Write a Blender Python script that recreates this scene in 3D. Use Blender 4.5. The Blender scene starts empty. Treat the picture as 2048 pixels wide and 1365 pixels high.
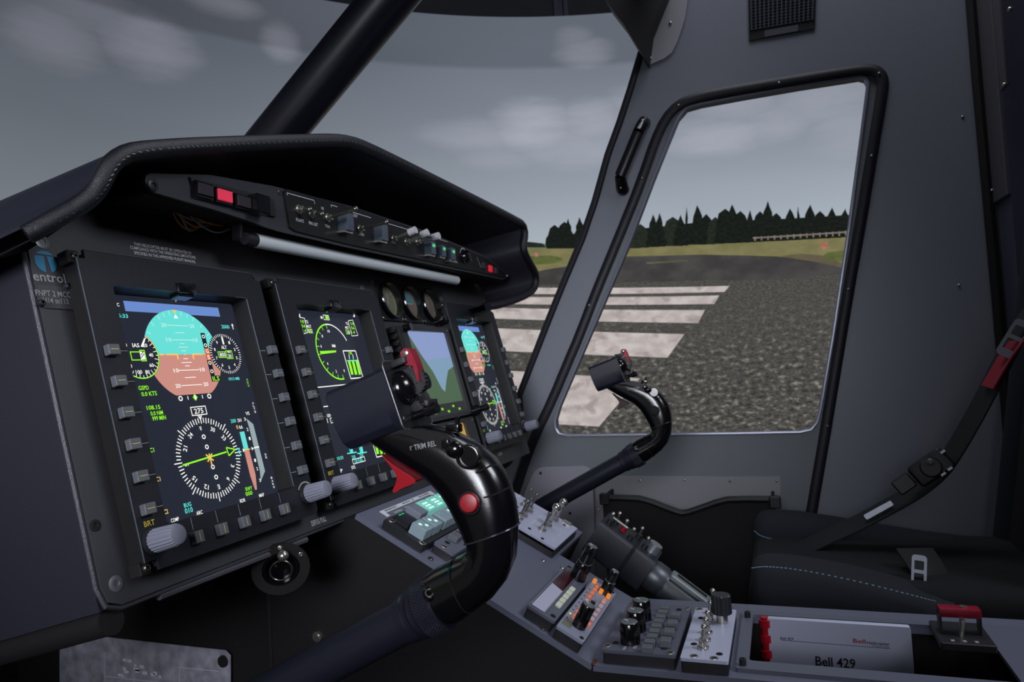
import bpy, bmesh, math, random
from mathutils import Vector as V, Matrix
from mathutils.geometry import tessellate_polygon
random.seed(7)
SC = bpy.context.scene
COL = SC.collection

# ------------------------------------------------------------------ camera
FPX = 1427.93
CAM = V((-0.411, -0.5190, 0.9354))
CX = V((0.3484, -0.9352, -0.0602))      # image right
CY = V((0.0114, 0.0680, -0.9976))       # image down
CZ = V((0.9373, 0.3469, 0.0344))        # view direction
CZ.normalize(); CX = (CX - CZ * CX.dot(CZ)).normalized(); CY = CZ.cross(CX)
cd = bpy.data.cameras.new('camera'); cam = bpy.data.objects.new('camera', cd); COL.objects.link(cam)
cd.sensor_width = 36; cd.lens = FPX * 36 / 2048; cd.clip_start = 0.02
m = Matrix((CX, -CY, -CZ)).transposed().to_4x4(); m.translation = CAM
cam.matrix_world = m
cd.dof.use_dof = True; cd.dof.focus_distance = 0.66; cd.dof.aperture_fstop = 14.0
SC.camera = cam

# ------------------------------------------------------------------ world, lamps, exposure
w = bpy.data.worlds.new('world'); SC.world = w; w.use_nodes = True
w.node_tree.nodes['Background'].inputs[0].default_value = (0.55, 0.58, 0.75, 1)
w.node_tree.nodes['Background'].inputs[1].default_value = 0.015
def area(name, loc, target, size, power, col=(1, 1, 1), sy=None):
    l = bpy.data.lights.new(name, 'AREA'); l.energy = power; l.size = size; l.color = col
    if sy: l.shape = 'RECTANGLE'; l.size_y = sy
    o = bpy.data.objects.new(name, l); COL.objects.link(o); o.location = loc
    o.rotation_euler = (V(target) - V(loc)).to_track_quat('-Z', 'Y').to_euler()
    return o
area('cabin_lamp', (.22, -1.75, 1.95), (.35, 0.0, 1.0), .7, 14.5, (0.90, 0.93, 1.0), .5)
area('ceiling_lamp', (.70, -.55, 2.35), (.45, -.40, .7), .8, 5.6, (0.88, 0.91, 1.0), .6)
area('left_fill_light', (-1.15, -.38, 1.20), (1.08, .10, .80), .6, 1.5, (0.90, 0.92, 1.0), .5).data.spread = math.radians(43)  # added fill beam to brighten the right side wall, no real lamp there
SC.view_settings.view_transform = 'Standard'; SC.view_settings.look = 'None'
SC.view_settings.exposure = 0.0; SC.view_settings.gamma = 1.0
SC.view_settings.use_curve_mapping = False

# ------------------------------------------------------------------ pixel rays onto real surfaces
def ray(px, py): return CZ + CX * ((px - 1024) / FPX) + CY * ((py - 682.5) / FPX)
def onplane(px, py, p0, n):
    d = ray(px, py); n = V(n); return CAM + d * (n.dot(V(p0) - CAM) / n.dot(d))
def onX(px, py, x): return onplane(px, py, (x, 0, 0), (1, 0, 0))
def onY(px, py, y): return onplane(px, py, (0, y, 0), (0, 1, 0))
def onZ(px, py, z): return onplane(px, py, (0, 0, z), (0, 0, 1))

# ------------------------------------------------------------------ frames
def frame(o, ex, ey, ez):
    mm = Matrix((V(ex), V(ey), V(ez))).transposed().to_4x4(); mm.translation = V(o); return mm
AL = math.radians(13.8); CA, SA = math.cos(AL), math.sin(AL)
ZT = 1.05
PAN = frame((0, 0, ZT), (1, 0, 0), (0, SA, CA), (0, -CA, SA))            # instrument panel: x right, y up, z to viewer
SL = math.radians(28.8)
SLO = frame((.282, -.327, .635), (1, 0, 0), (0, math.cos(SL), math.sin(SL)), (0, -math.sin(SL), math.cos(SL)))
FLA = frame((.282, -.327, .635), (1, 0, 0), (0, 1, 0), (0, 0, 1))
WX = 1.08
def wp(px, py, x=WX):
    p = onX(px, py, x); return (p.y, p.z)
WAL = frame((WX, 0, 0), (0, 1, 0), (0, 0, 1), (1, 0, 0))                 # a=Y, b=Z, c outward
ID = Matrix.Identity(4)

# ------------------------------------------------------------------ materials
def lin(c):
    c = c / 255.0
    return c / 12.92 if c <= .04045 else ((c + .055) / 1.055) ** 2.4
def rgb(c): return (lin(c[0]), lin(c[1]), lin(c[2]), 1)
MATS = {}
def mat(name, col, rough=.5, metal=0., emit=0., bump=0., scale=300., var=0., coat=0., spec=.5, ecol=None, detail=3, alpha=1):
    if name in MATS: return MATS[name]
    mt = bpy.data.materials.new(name); mt.use_nodes = True; nt = mt.node_tree; b = nt.nodes['Principled BSDF']
    b.inputs['Base Color'].default_value = rgb(col); b.inputs['Roughness'].default_value = rough
    b.inputs['Metallic'].default_value = metal; b.inputs['Specular IOR Level'].default_value = spec
    b.inputs['Coat Weight'].default_value = coat; b.inputs['Coat Roughness'].default_value = .12
    if alpha < 1: b.inputs['Alpha'].default_value = alpha
    if emit:
        b.inputs['Emission Color'].default_value = rgb(ecol or col); b.inputs['Emission Strength'].default_value = emit
    if bump or var:
        tc = nt.nodes.new('ShaderNodeTexCoord'); n = nt.nodes.new('ShaderNodeTexNoise')
        n.inputs['Scale'].default_value = scale; n.inputs['Detail'].default_value = detail
        nt.links.new(tc.outputs['Object'], n.inputs['Vector'])
        if bump:
            bp = nt.nodes.new('ShaderNodeBump'); bp.inputs['Strength'].default_value = bump; bp.inputs['Distance'].default_value = .001
            nt.links.new(n.outputs['Fac'], bp.inputs['Height']); nt.links.new(bp.outputs['Normal'], b.inputs['Normal'])
        if var:
            mx = nt.nodes.new('ShaderNodeMixRGB'); mx.blend_type = 'MULTIPLY'; mx.inputs['Fac'].default_value = 1
            mx.inputs['Color1'].default_value = rgb(col)
            mr = nt.nodes.new('ShaderNodeMapRange'); mr.inputs['From Min'].default_value = .3; mr.inputs['From Max'].default_value = .7
            mr.inputs['To Min'].default_value = 1 - var; mr.inputs['To Max'].default_value = 1 + var
            nt.links.new(n.outputs['Fac'], mr.inputs['Value']); nt.links.new(mr.outputs['Result'], mx.inputs['Color2'])
            nt.links.new(mx.outputs['Color'], b.inputs['Base Color'])
    MATS[name] = mt; return mt
def glow(name, col, s=1.0):
    """display light: emission in the shown colour over black glass"""
    if name in MATS: return MATS[name]
    mt = bpy.data.materials.new(name); mt.use_nodes = True; b = mt.node_tree.nodes['Principled BSDF']
    b.inputs['Base Color'].default_value = (.004, .004, .005, 1); b.inputs['Roughness'].default_value = .25
    b.inputs['Specular IOR Level'].default_value = .2
    b.inputs['Emission Color'].default_value = rgb(col); b.inputs['Emission Strength'].default_value = s
    MATS[name] = mt; return mt

BLACK = mat('black_paint', (34, 34, 38), .45, bump=.15, scale=900, var=.06)
PLATE = mat('charcoal_panel_paint', (62, 62, 67), .42, bump=.12, scale=1200, var=.08)
BEZEL = mat('dark_bezel_paint', (24, 27, 34), .42, bump=.15, scale=1500, var=.08)
BUTTON = mat('grey_key_plastic', (92, 96, 102), .5, bump=.2, scale=2500)
KNOB = mat('grey_knob_plastic', (124, 127, 142), .45)
GLOSSB = mat('gloss_black_plastic', (13, 13, 16), .16, coat=.4, bump=.04, scale=500)
HEADB = mat('satin_black_head_sheen', (30, 32, 44), .36, coat=.15, bump=.05, scale=600)  # bluish sheen of reflected light put into the head's base colour
GRIPB = mat('satin_black_grip', (10, 10, 14), .22, coat=.25, bump=.06, scale=700)
HOUSEB = mat('black_housing', (10, 10, 12), .6)
SATINB = mat('satin_black_metal', (33, 35, 48), .40, .2, bump=.05, scale=900)
RUBBER = mat('black_rubber', (24, 24, 34), .5, bump=.1, scale=400)
VOID = mat('matte_black_lining', (8, 8, 10), .8, bump=.2, scale=300, var=.2)
WALLM = mat('grey_wall_paint', (128, 132, 143), .42, bump=.12, scale=700, var=.05)
DOORM = mat('grey_door_paint', (112, 117, 124), .45, bump=.12, scale=700, var=.05)
TRIMG = mat('grey_trim_plate', (142, 141, 147), .45, bump=.06, scale=500, var=.05)
PEDM = mat('pedestal_grey_paint', (97, 101, 118), .42, bump=.1, scale=1500, var=.07)
PANELG = mat('avionics_grey_paint', (92, 95, 110), .45, bump=.08, scale=1800, var=.05)
PANELW = mat('pale_grey_panel', (178, 182, 206), .4, bump=.05, scale=1800, var=.05)
BACKLIT = mat('backlit_pale_panel', (178, 182, 206), .4, bump=.05, scale=1800, var=.05)
STEEL = mat('steel', (190, 186, 178), .25, .9)
DSTEEL = mat('dark_steel', (120, 116, 110), .3, .9)
ALU = mat('brushed_aluminium', (168, 176, 182), .32, .75, bump=.1, scale=900)
RED = mat('red_plastic', (158, 14, 32), .35, bump=.08, scale=900)
DRED = mat('dark_red_anodised', (150, 24, 48), .35, .3, bump=.3, scale=1600)
WHITEP = mat('white_print', (205, 207, 212), .6)
GREYP = mat('grey_print', (150, 151, 155), .6)
YELP = mat('yellow_print', (205, 180, 60), .6)
TEALP = mat('teal_print', (52, 130, 168), .4)
SEATF = mat('navy_seat_cloth', (25, 28, 38), .85, bump=.4, scale=1200, var=.15)
SEATD = mat('dark_seat_cloth', (15, 16, 21), .9, bump=.4, scale=1200, var=.15)
STITCH = mat('pale_blue_thread', (120, 165, 185), .7)
STRAP = mat('black_webbing', (22, 22, 26), .7, bump=.5, scale=1500)
LEATHER = mat('black_leatherette', (20, 20, 28), .42, bump=.5, scale=1300, var=.15)
COWL = mat('dark_blue_coaming', (25, 27, 41), .45, bump=.1, scale=600)

# ------------------------------------------------------------------ mesh builder
ORG = {}
_tx = {}
def txt_geo(s):
    if s in _tx: return _tx[s]
    c = bpy.data.curves.new('t', 'FONT'); c.body = s; c.align_x = 'CENTER'; c.align_y = 'CENTER'; c.resolution_u = 2; c.offset = .014
    o = bpy.data.objects.new('t', c); COL.objects.link(o)
    dg = bpy.context.evaluated_depsgraph_get(); me = o.evaluated_get(dg).to_mesh()
    vs = [v.co.copy() for v in me.vertices]; fs = [tuple(p.vertices) for p in me.polygons]
    o.evaluated_get(dg).to_mesh_clear(); bpy.data.objects.remove(o); bpy.data.curves.remove(c)
    if vs:
        x0 = min(v.x for v in vs); x1 = max(v.x for v in vs); y0 = min(v.y for v in vs); y1 = max(v.y for v in vs)
    else: x0 = x1 = y0 = y1 = 0
    _tx[s] = (vs, fs, x0, x1, y0, y1); return _tx[s]
_bx = {}
def bev_box(s, bev, seg):
    k = (round(s[0], 5), round(s[1], 5), round(s[2], 5), round(bev, 5), seg)
    if k in _bx: return _bx[k]
    bm = bmesh.new(); bmesh.ops.create_cube(bm, size=1)
    for v in bm.verts: v.co = V((v.co.x * s[0], v.co.y * s[1], v.co.z * s[2]))
    if bev > 0: bmesh.ops.bevel(bm, geom=bm.edges[:], offset=bev, segments=seg, profile=.6, affect='EDGES', clamp_overlap=True)
    bm.verts.index_update()
    r = ([v.co.copy() for v in bm.verts], [tuple(v.index for v in f.verts) for f in bm.faces]); bm.free(); _bx[k] = r; return r
class MB:
    def __init__(self, fr=ID): self.v = []; self.f = []; self.fr = fr
    def add(self, vs, fs, fr=None):
        fr = self.fr if fr is None else fr; n = len(self.v)
        self.v += [fr @ V(p) for p in vs]; self.f += [tuple(i + n for i in f) for f in fs]; return self
    def box(self, c, s, bev=0, seg=1, fr=None, rot=None):
        vs, fs = bev_box(s, bev, seg)
        R = rot if rot is not None else ID
        c = V(c); return self.add([c + (R @ v) for v in vs], fs, fr)
    def cyl(self, p0, p1, r0, r1=None, n=16, cap=True, fr=None):
        r1 = r0 if r1 is None else r1; p0 = V(p0); p1 = V(p1); d = (p1 - p0).normalized()
        a = d.orthogonal().normalized(); b = d.cross(a); vs = []
        for p, r in ((p0, r0), (p1, r1)):
            for i in range(n):
                t = 2 * math.pi * i / n; vs.append(p + (a * math.cos(t) + b * math.sin(t)) * r)
        fs = [(i, (i + 1) % n, n + (i + 1) % n, n + i) for i in range(n)]
        if cap: fs += [tuple(range(n - 1, -1, -1)), tuple(range(n, 2 * n))]
        return self.add(vs, fs, fr)
    def lathe(self, p0, d, prof, n=24, fr=None, flute=0, cap=True):
        """prof: (distance along d, radius)"""
        p0 = V(p0); d = V(d).normalized(); a = d.orthogonal().normalized(); b = d.cross(a); vs = []; fs = []
        for h, r in prof:
            for i in range(n):
                t = 2 * math.pi * i / n; rr = r * (1 - flute * (1 if (i % 2) else 0)) if flute else r
                vs.append(p0 + d * h + (a * math.cos(t) + b * math.sin(t)) * rr)
        for k in range(len(prof) - 1):
            for i in range(n):
                fs.append((k * n + i, k * n + (i + 1) % n, (k + 1) * n + (i + 1) % n, (k + 1) * n + i))
        if cap: fs += [tuple(range(n - 1, -1, -1)), tuple(range((len(prof) - 1) * n, len(prof) * n))]
        return self.add(vs, fs, fr)
    def sph(self, c, r, n=12, sc=(1, 1, 1), fr=None):
        vs = []; fs = []; m_ = max(6, n // 2 + 1)
        for j in range(m_ + 1):
            ph = math.pi * j / m_
            for i in range(n):
                t = 2 * math.pi * i / n
                vs.append(V(c) + V((r * sc[0] * math.sin(ph) * math.cos(t), r * sc[1] * math.sin(ph) * math.sin(t), r * sc[2] * math.cos(ph))))
        for j in range(m_):
            for i in range(n): fs.append((j * n + i, j * n + (i + 1) % n, (j + 1) * n + (i + 1) % n, (j + 1) * n + i))
        return self.add(vs, fs, fr)
    def tube(self, pts, r, n=10, closed=False, fr=None, flat=1.0, up=None):
        pts = [V(p) for p in pts]; N = len(pts); vs = []; fs = []; pa = None
        rs = r if isinstance(r, (list, tuple)) else [r] * N
        for k, p in enumerate(pts):
            q0 = pts[(k - 1) % N] if (closed or k > 0) else p; q1 = pts[(k + 1) % N] if (closed or k < N - 1) else p
            d = (q1 - q0).normalized()
            if up is not None: a = (V(up) - d * V(up).dot(d)).normalized()
            elif pa is None: a = d.orthogonal().normalized()
            else:
                a = pa - d * pa.dot(d); a = a.normalized() if a.length > 1e-6 else d.orthogonal().normalized()
            pa = a; b = d.cross(a)
            for i in range(n):
                t = 2 * math.pi * i / n; vs.append(p + (a * math.cos(t) * flat + b * math.sin(t)) * rs[k])
        K = N if closed else N - 1
        for k in range(K):
            for i in range(n):
                fs.append((k * n + i, k * n + (i + 1) % n, ((k + 1) % N) * n + (i + 1) % n, ((k + 1) % N) * n + i))
        if not closed: fs += [tuple(range(n - 1, -1, -1)), tuple(range((N - 1) * n, N * n))]
        return self.add(vs, fs, fr)
    def loft(self, secs, fr=None, cap=True, closed=True):
        n = len(secs[0]); vs = [p for s in secs for p in s]; fs = []
        for k in range(len(secs) - 1):
            for i in range(n if closed else n - 1):
                fs.append((k * n + i, k * n + (i + 1) % n, (k + 1) * n + (i + 1) % n, (k + 1) * n + i))
        if cap and closed: fs += [tuple(range(n - 1, -1, -1)), tuple(range((len(secs) - 1) * n, len(secs) * n))]
        return self.add(vs, fs, fr)
    def prism(self, poly, z0, z1, holes=(), fr=None):
        loops = [list(poly)] + [list(h) for h in holes]
        pts = [p for l in loops for p in l]; n = len(pts)
        tris = tessellate_polygon([[V((p[0], p[1], 0)) for p in l] for l in loops])
        vs = [(p[0], p[1], z0) for p in pts] + [(p[0], p[1], z1) for p in pts]
        fs = [tuple(t) for t in tris] + [tuple(i + n for i in t[::-1]) for t in tris]
        o = 0
        for l in loops:
            k = len(l)
            for i in range(k): fs.append((o + i, o + (i + 1) % k, n + o + (i + 1) % k, n + o + i))
            o += k
        return self.add(vs, fs, fr)
    def flat(self, poly, z=0, fr=None):
        n = len(poly); return self.add([(p[0], p[1], z) for p in poly], [tuple(range(n))], fr)
    def rect(self, x0, y0, x1, y1, z=0, fr=None): return self.flat([(x0, y0), (x1, y0), (x1, y1), (x0, y1)], z, fr)
    def line(self, a, b, wd, z=0, fr=None):
        a = V((a[0], a[1])); b = V((b[0], b[1])); d = (b - a).normalized(); n = V((-d.y, d.x)) * wd / 2
        return self.flat([a + n, a - n, b - n, b + n], z, fr)
    def arc(self, c, r, a0, a1, wd, z=0, n=None, fr=None):
        n = n or max(4, int(abs(a1 - a0) / 6)); vs = []; fs = []
        for i in range(n + 1):
            t = math.radians(a0 + (a1 - a0) * i / n)
            for q in (r - wd / 2, r + wd / 2): vs.append((c[0] + q * math.sin(t), c[1] + q * math.cos(t), z))
        fs = [(2 * i, 2 * i + 1, 2 * i + 3, 2 * i + 2) for i in range(n)]
        return self.add(vs, fs, fr)
    def disc(self, c, r, z=0, n=32, fr=None):
        return self.flat([(c[0] + r * math.cos(2 * math.pi * i / n), c[1] + r * math.sin(2 * math.pi * i / n)) for i in range(n)], z, fr)
    def text(self, s, c, w=None, h=None, z=0, rot=0, fr=None):
        """s centred at c, scaled to width w and/or cap height h"""
        vs, fs, x0, x1, y0, y1 = txt_geo(s)
        if not vs: return self
        if h is None: sx = sy = w / (x1 - x0)
        elif w is None: sx = sy = h / .7
        else: sx = w / (x1 - x0); sy = h / .7
        mx, my = (x0 + x1) / 2, (y0 + y1) / 2; cr, sr = math.cos(rot), math.sin(rot); out = []
        for v in vs:
            x = (v.x - mx) * sx; y = (v.y - my) * sy
            out.append((c[0] + x * cr - y * sr, c[1] + x * sr + y * cr, z))
        return self.add(out, fs, fr)
    def build(self, name, material, parent=None, smooth=35, kind=None, label=None):
        me = bpy.data.meshes.new(name)
        if parent is not None: org = ORG[parent]
        else:
            xs = [p.x for p in self.v]; ys = [p.y for p in self.v]; zs = [p.z for p in self.v]
            org = V(((min(xs) + max(xs)) / 2, (min(ys) + max(ys)) / 2, min(zs)))
        me.from_pydata([tuple(p - org) for p in self.v], [], self.f); me.update()
        bm = bmesh.new(); bm.from_mesh(me); bmesh.ops.recalc_face_normals(bm, faces=bm.faces[:]); bm.to_mesh(me); bm.free()
        if smooth:
            me.polygons.foreach_set('use_smooth', [True] * len(me.polygons)); me.set_sharp_from_angle(angle=math.radians(smooth))
        o = bpy.data.objects.new(name, me); COL.objects.link(o)
        if material: me.materials.append(material)
        if parent is not None: o.parent = parent
        else: o.location = org
        ORG[o] = org
        if kind: o['kind'] = kind
        if label: o['label'] = label
        return o
def thing(name, label, cat, loc, group=None):
    o = bpy.data.objects.new(name, None); COL.objects.link(o); o.location = loc; ORG[o] = V(loc); o.empty_display_size = .05
    o['label'] = label; o['category'] = cat
    if group: o['group'] = group
    return o
def tag(o, label, cat, group=None):
    o['label'] = label; o['category'] = cat
    if group: o['group'] = group
    return o
def copy_tree(o, parent=None, root=None):
    c = o.copy(); COL.objects.link(c); ORG[c] = ORG[o].copy()
    if parent is not None: c.parent = parent
    for ch in list(o.children): copy_tree(ch, c)
    return c
def rrect(x0, y0, x1, y1, r, n=5):
    out = []
    for cx, cy, a in ((x1 - r, y1 - r, 0), (x0 + r, y1 - r, 90), (x0 + r, y0 + r, 180), (x1 - r, y0 + r, 270)):
        for i in range(n + 1):
            t = math.radians(a + 90 * i / n); out.append((cx + r * math.cos(t), cy + r * math.sin(t)))
    return out
def smooth_loop(pts, it=2, closed=True):
    pts = [V(p) for p in pts]
    for _ in range(it):
        out = []; n = len(pts)
        rng = range(n) if closed else range(n - 1)
        if not closed: out.append(pts[0])
        for i in rng:
            a, b = pts[i], pts[(i + 1) % n]; out += [a * .75 + b * .25, a * .25 + b * .75]
        if not closed: out.append(pts[-1])
        pts = out
    return pts
def screw(parent, fr, x, y, z, r=.003, h=.0015, mt=None, name='screw'):
    """round socket screw head"""
    b = MB(fr); b.lathe((x, y, z - .0004), (0, 0, 1), [(0, r), (h * .7, r), (h, r * .8), (h, r * .45), (h * .35, r * .42)], 14)
    return b.build(name, mt or DSTEEL, parent)
# ================================================================== SETTING
b = MB(); b.box((0.0, -0.3, -.02), (2.2, 2.0, .04)); o = b.build('floor', mat('dark_floor_carpet', (24, 24, 28), .9, bump=.5, scale=250, var=.2)); o['kind'] = 'structure'

b = MB(); b.box((.12, .515, .395), (1.92, .03, .79)); o = b.build('wall_front', VOID); o['kind'] = 'structure'
# right side wall with the pillar; the door is set into its opening
DOORLOOP = [(1030, 990), (1047, 935), (1070, 873), (1105, 800), (1132, 735), (1159, 672), (1192, 585), (1230, 494), (1272, 391), (1290, 342),
            (1310, 283), (1331, 238), (1357, 210), (1385, 199), (1420, 190), (1558, 166), (1700, 143), (1740, 139), (1758, 146), (1766, 162), (1764, 185),
            (1743, 312), (1720, 450), (1697, 580), (1675, 715), (1652, 855), (1635, 955), (1622, 1030)]
dl = [wp(*p) for p in DOORLOOP]
dloop = dl + [(dl[-1][0], .12), (dl[0][0] + .03, .12)]
WINLOOP = [(1355, 236), (1333, 290), (1305, 360), (1254, 494), (1199, 622), (1149, 739), (1117, 814), (1109, 841), (1110, 857), (1118, 868), (1135, 872),
           (1300, 870), (1500, 867), (1600, 865), (1622, 860), (1634, 846), (1640, 825), (1665, 680), (1695, 480), (1722, 280), (1735, 180), (1736, 165), (1731, 156), (1720, 153),
           (1600, 172), (1480, 193), (1400, 208), (1372, 216)]
wl = [wp(*p) for p in WINLOOP]
PILLAR = [(1039, 792), (1063, 730), (1087, 668), (1110, 610), (1132, 556), (1165, 478), (1190, 405), (1216, 311), (1240, 245), (1261, 180), (1283, 106)]
pf = [wp(*p) for p in PILLAR]
SEAMY = wp(1976, 330)[0]
outer = [(.5, 0), (.5, .79), (.1, .79)] + pf + [(pf[-1][0] + .05, 1.75), (pf[-1][0], 2.0), (SEAMY - .0, 2.0), (SEAMY, 0)]
b = MB(WAL); b.prism(outer, 0, .035, holes=[dloop])
wall = b.build('wall_right', WALLM, None, 25); wall['kind'] = 'structure'
b = MB(); b.tube([(WX - .003, y, z) for y, z in [(.02, .75)] + pf], .0075, 10)
b.build('edge_seal', RUBBER, wall)
def rivet(parent, px, py, x=WX, r=.0026):
    p = onX(px, py, x); MB().sph((x - .001, p.y, p.z), r, 8, (.8, 1, 1)).build('rivet', STEEL, parent)
for p in ((1925, 234), (1918, 571)): rivet(wall, *p)

# door with window opening and rubber seal
b = MB(WAL); b.prism(dloop, .004, .03, holes=[wl])
door = b.build('door_1', DOORM, None, 25); door['kind'] = 'structure'
b = MB(); b.tube([(WX - .002, y, z) for y, z in smooth_loop([V(p) for p in dloop[:-2]], 1, False)], .0105, 10, flat=.55, up=(1, 0, 0))
b.build('door_seal', RUBBER, door)
b = MB(); b.tube([(WX + .002, y, z) for y, z in wl], .0035, 8, closed=True)
b.build('window_rim', mat('window_edge', (150, 154, 172), .3, .3), door)
for p in ((1357, 211), (1284, 357), (1558, 166), (1758, 147), (1743, 312), (1697, 579), (1655, 853), (1178, 611)): rivet(door, *p, x=WX - .008)

# aft bulkhead behind the seat
b = MB(); b.prism([(1.10, SEAMY - .005), (.985, SEAMY - .005), (.985, SEAMY - .24), (.50, SEAMY - .24), (.50, SEAMY - .27), (1.015, SEAMY - .27), (1.015, SEAMY - .035), (1.10, SEAMY - .035)], 0, 2.0)
wb = b.build('wall_back', mat('dark_blue_bulkhead', (72, 74, 92), .5, bump=.1, scale=500, var=.05)); wb['kind'] = 'structure'
b = MB(); b.tube([(WX - .008, SEAMY + .004, 0.3), (WX - .012, SEAMY + .006, 1.0), (WX - .01, SEAMY + .008, 1.4), (WX - .008, SEAMY + .004, 2.0)], .009, 8)
b.build('corner_seal', VOID, wb)
yb = SEAMY - .005
def onB(px, py): return onY(px, py, yb)
b = MB()
lo = onB(2020, 391)
b.box((1.032, yb + .002, (lo.z + 2.0) / 2), (.092, .008, 2.0 - lo.z), .002); b.build('upper_lining', mat('grey_lining', (84, 82, 88), .5, bump=.1, scale=600), wb)
p = onB(1993, 380); MB().sph((p.x, yb + .007, p.z), .003, 8).build('rivet', STEEL, wb)
a_ = onB(2014, 182); 
b = MB(); b.box((a_.x - .018, yb + .008, a_.z + .16), (.036, .005, .32), .002, 2); pn = b.build('access_cover', mat('grey_cover', (88, 84, 92), .5, bump=.05, scale=500), wb)
for q in ((2030, 166), (2042, 14)):
    p = onB(*q); MB().sph((p.x, yb + .014, p.z), .004, 8).build('screw', STEEL, pn)

# windscreen centre post and roof header
q_ = V((1.055, onX(1290, -60, 1.055).y, onX(1290, -60, 1.055).z))
p0 = onX(505, 330, .44); p1 = onX(800, -30, .44)
b = MB(); d = (p1 - p0); b.tube([p0 - d * .40, p0, p0 + d * .33, p0 + d * .66, p1, p1 + d * .9], .0335, 24)
b.tube([p1 + d * .88, (p1 + d * .88).lerp(q_, .5) + V((0, 0, .03)), q_], .030, 16)
o = b.build('trim_1', mat('dark_post_paint', (17, 17, 29), .36, bump=.05, scale=500)); o['kind'] = 'structure'
b = MB(frame((1.03, 0, 0), (0, 1, 0), (0, 0, 1), (1, 0, 0)))
h_ = [wp(px, py, 1.03) for px, py in ((1204, -14), (1216, 8), (1248, 50), (1283, 108), (1292, 120), (1300, 60), (1336, -30), (1340, -120), (1150, -120))]
b.prism(h_, -.0, .05); o = b.build('trim_2', mat('black_header', (18, 18, 20), .6, bump=.2, scale=300)); o['kind'] = 'structure'

# ================================================================== PROJECTION SCREEN (simulator visual)
SCX, SCY, SR = .39, -.62, 2.27
def onC(px, py):
    d = ray(px, py); ox, oy = CAM.x - SCX, CAM.y - SCY
    A = d.x ** 2 + d.y ** 2; B = ox * d.x + oy * d.y; C_ = ox * ox + oy * oy - SR * SR
    t = (-B + math.sqrt(B * B - A * C_)) / A; P = CAM + d * t
    return (math.degrees(math.atan2(P.x - SCX, P.y - SCY)), P.z)
def cyl(az, z, dr=0):
    t = math.radians(az); return V((SCX + (SR - dr) * math.sin(t), SCY + (SR - dr) * math.cos(t), z))
def emis_nodes(name):
    mt = bpy.data.materials.new(name); mt.use_nodes = True; nt = mt.node_tree
    for n in list(nt.nodes): nt.nodes.remove(n)
    out = nt.nodes.new('ShaderNodeOutputMaterial'); e = nt.nodes.new('ShaderNodeEmission')
    nt.links.new(e.outputs[0], out.inputs[0]); return mt, nt, e
def math_n(nt, op, a, b_=None, c=None, clamp=False):
    n = nt.nodes.new('ShaderNodeMath'); n.operation = op; n.use_clamp = clamp
    for i, q in enumerate((a, b_, c)):
        if q is None: continue
        if isinstance(q, (int, float)): n.inputs[i].default_value = q
        else: nt.links.new(q, n.inputs[i])
    return n.outputs[0]
def ss(nt, x, a, b_, lo=0., hi=1.):
    n = nt.nodes.new('ShaderNodeMapRange'); n.interpolation_type = 'SMOOTHSTEP'
    nt.links.new(x, n.inputs['Value']); n.inputs['From Min'].default_value = a; n.inputs['From Max'].default_value = b_
    n.inputs['To Min'].default_value = lo; n.inputs['To Max'].default_value = hi; return n.outputs[0]
def mixc(nt, f, a, b_):
    n = nt.nodes.new('ShaderNodeMixRGB')
    if isinstance(f, (int, float)): n.inputs[0].default_value = f
    else: nt.links.new(f, n.inputs[0])
    for i, q in ((1, a), (2, b_)):
        if isinstance(q, tuple): n.inputs[i].default_value = rgb(q)
        else: nt.links.new(q, n.inputs[i])
    return n.outputs[0]
HZ = CAM.z + .49; ZTOP = CAM.z + 1.47
# picture material: sky with clouds, addressed by azimuth (u, in degrees/100) and height on the screen (v, metres)
skym, nt, em = emis_nodes('projected_sky_picture')
uvn = nt.nodes.new('ShaderNodeUVMap'); sep = nt.nodes.new('ShaderNodeSeparateXYZ'); nt.links.new(uvn.outputs[0], sep.inputs[0])
U, Vv = sep.outputs[0], sep.outputs[1]
nz = nt.nodes.new('ShaderNodeTexNoise'); nz.inputs['Scale'].default_value = 11; nz.inputs['Detail'].default_value = 6; nz.inputs['Roughness'].default_value = .62; nt.links.new(uvn.outputs[0], nz.inputs['Vector'])
nz2 = nt.nodes.new('ShaderNodeTexNoise'); nz2.inputs['Scale'].default_value = 3; nz2.inputs['Detail'].default_value = 2; nt.links.new(uvn.outputs[0], nz2.inputs['Vector'])
ramp = nt.nodes.new('ShaderNodeValToRGB'); cr = ramp.color_ramp
hgt = math_n(nt, 'DIVIDE', math_n(nt, 'SUBTRACT', Vv, HZ), ZTOP - HZ)
nt.links.new(hgt, ramp.inputs[0])
cr.elements[0].position = 0; cr.elements[0].color = rgb((166, 176, 185)); cr.elements[1].position = .78; cr.elements[1].color = rgb((114, 121, 133))
e_ = cr.elements.new(.12); e_.color = rgb((157, 166, 176)); e_ = cr.elements.new(.4); e_.color = rgb((135, 143, 154))
sky = ramp.outputs[0]
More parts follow.
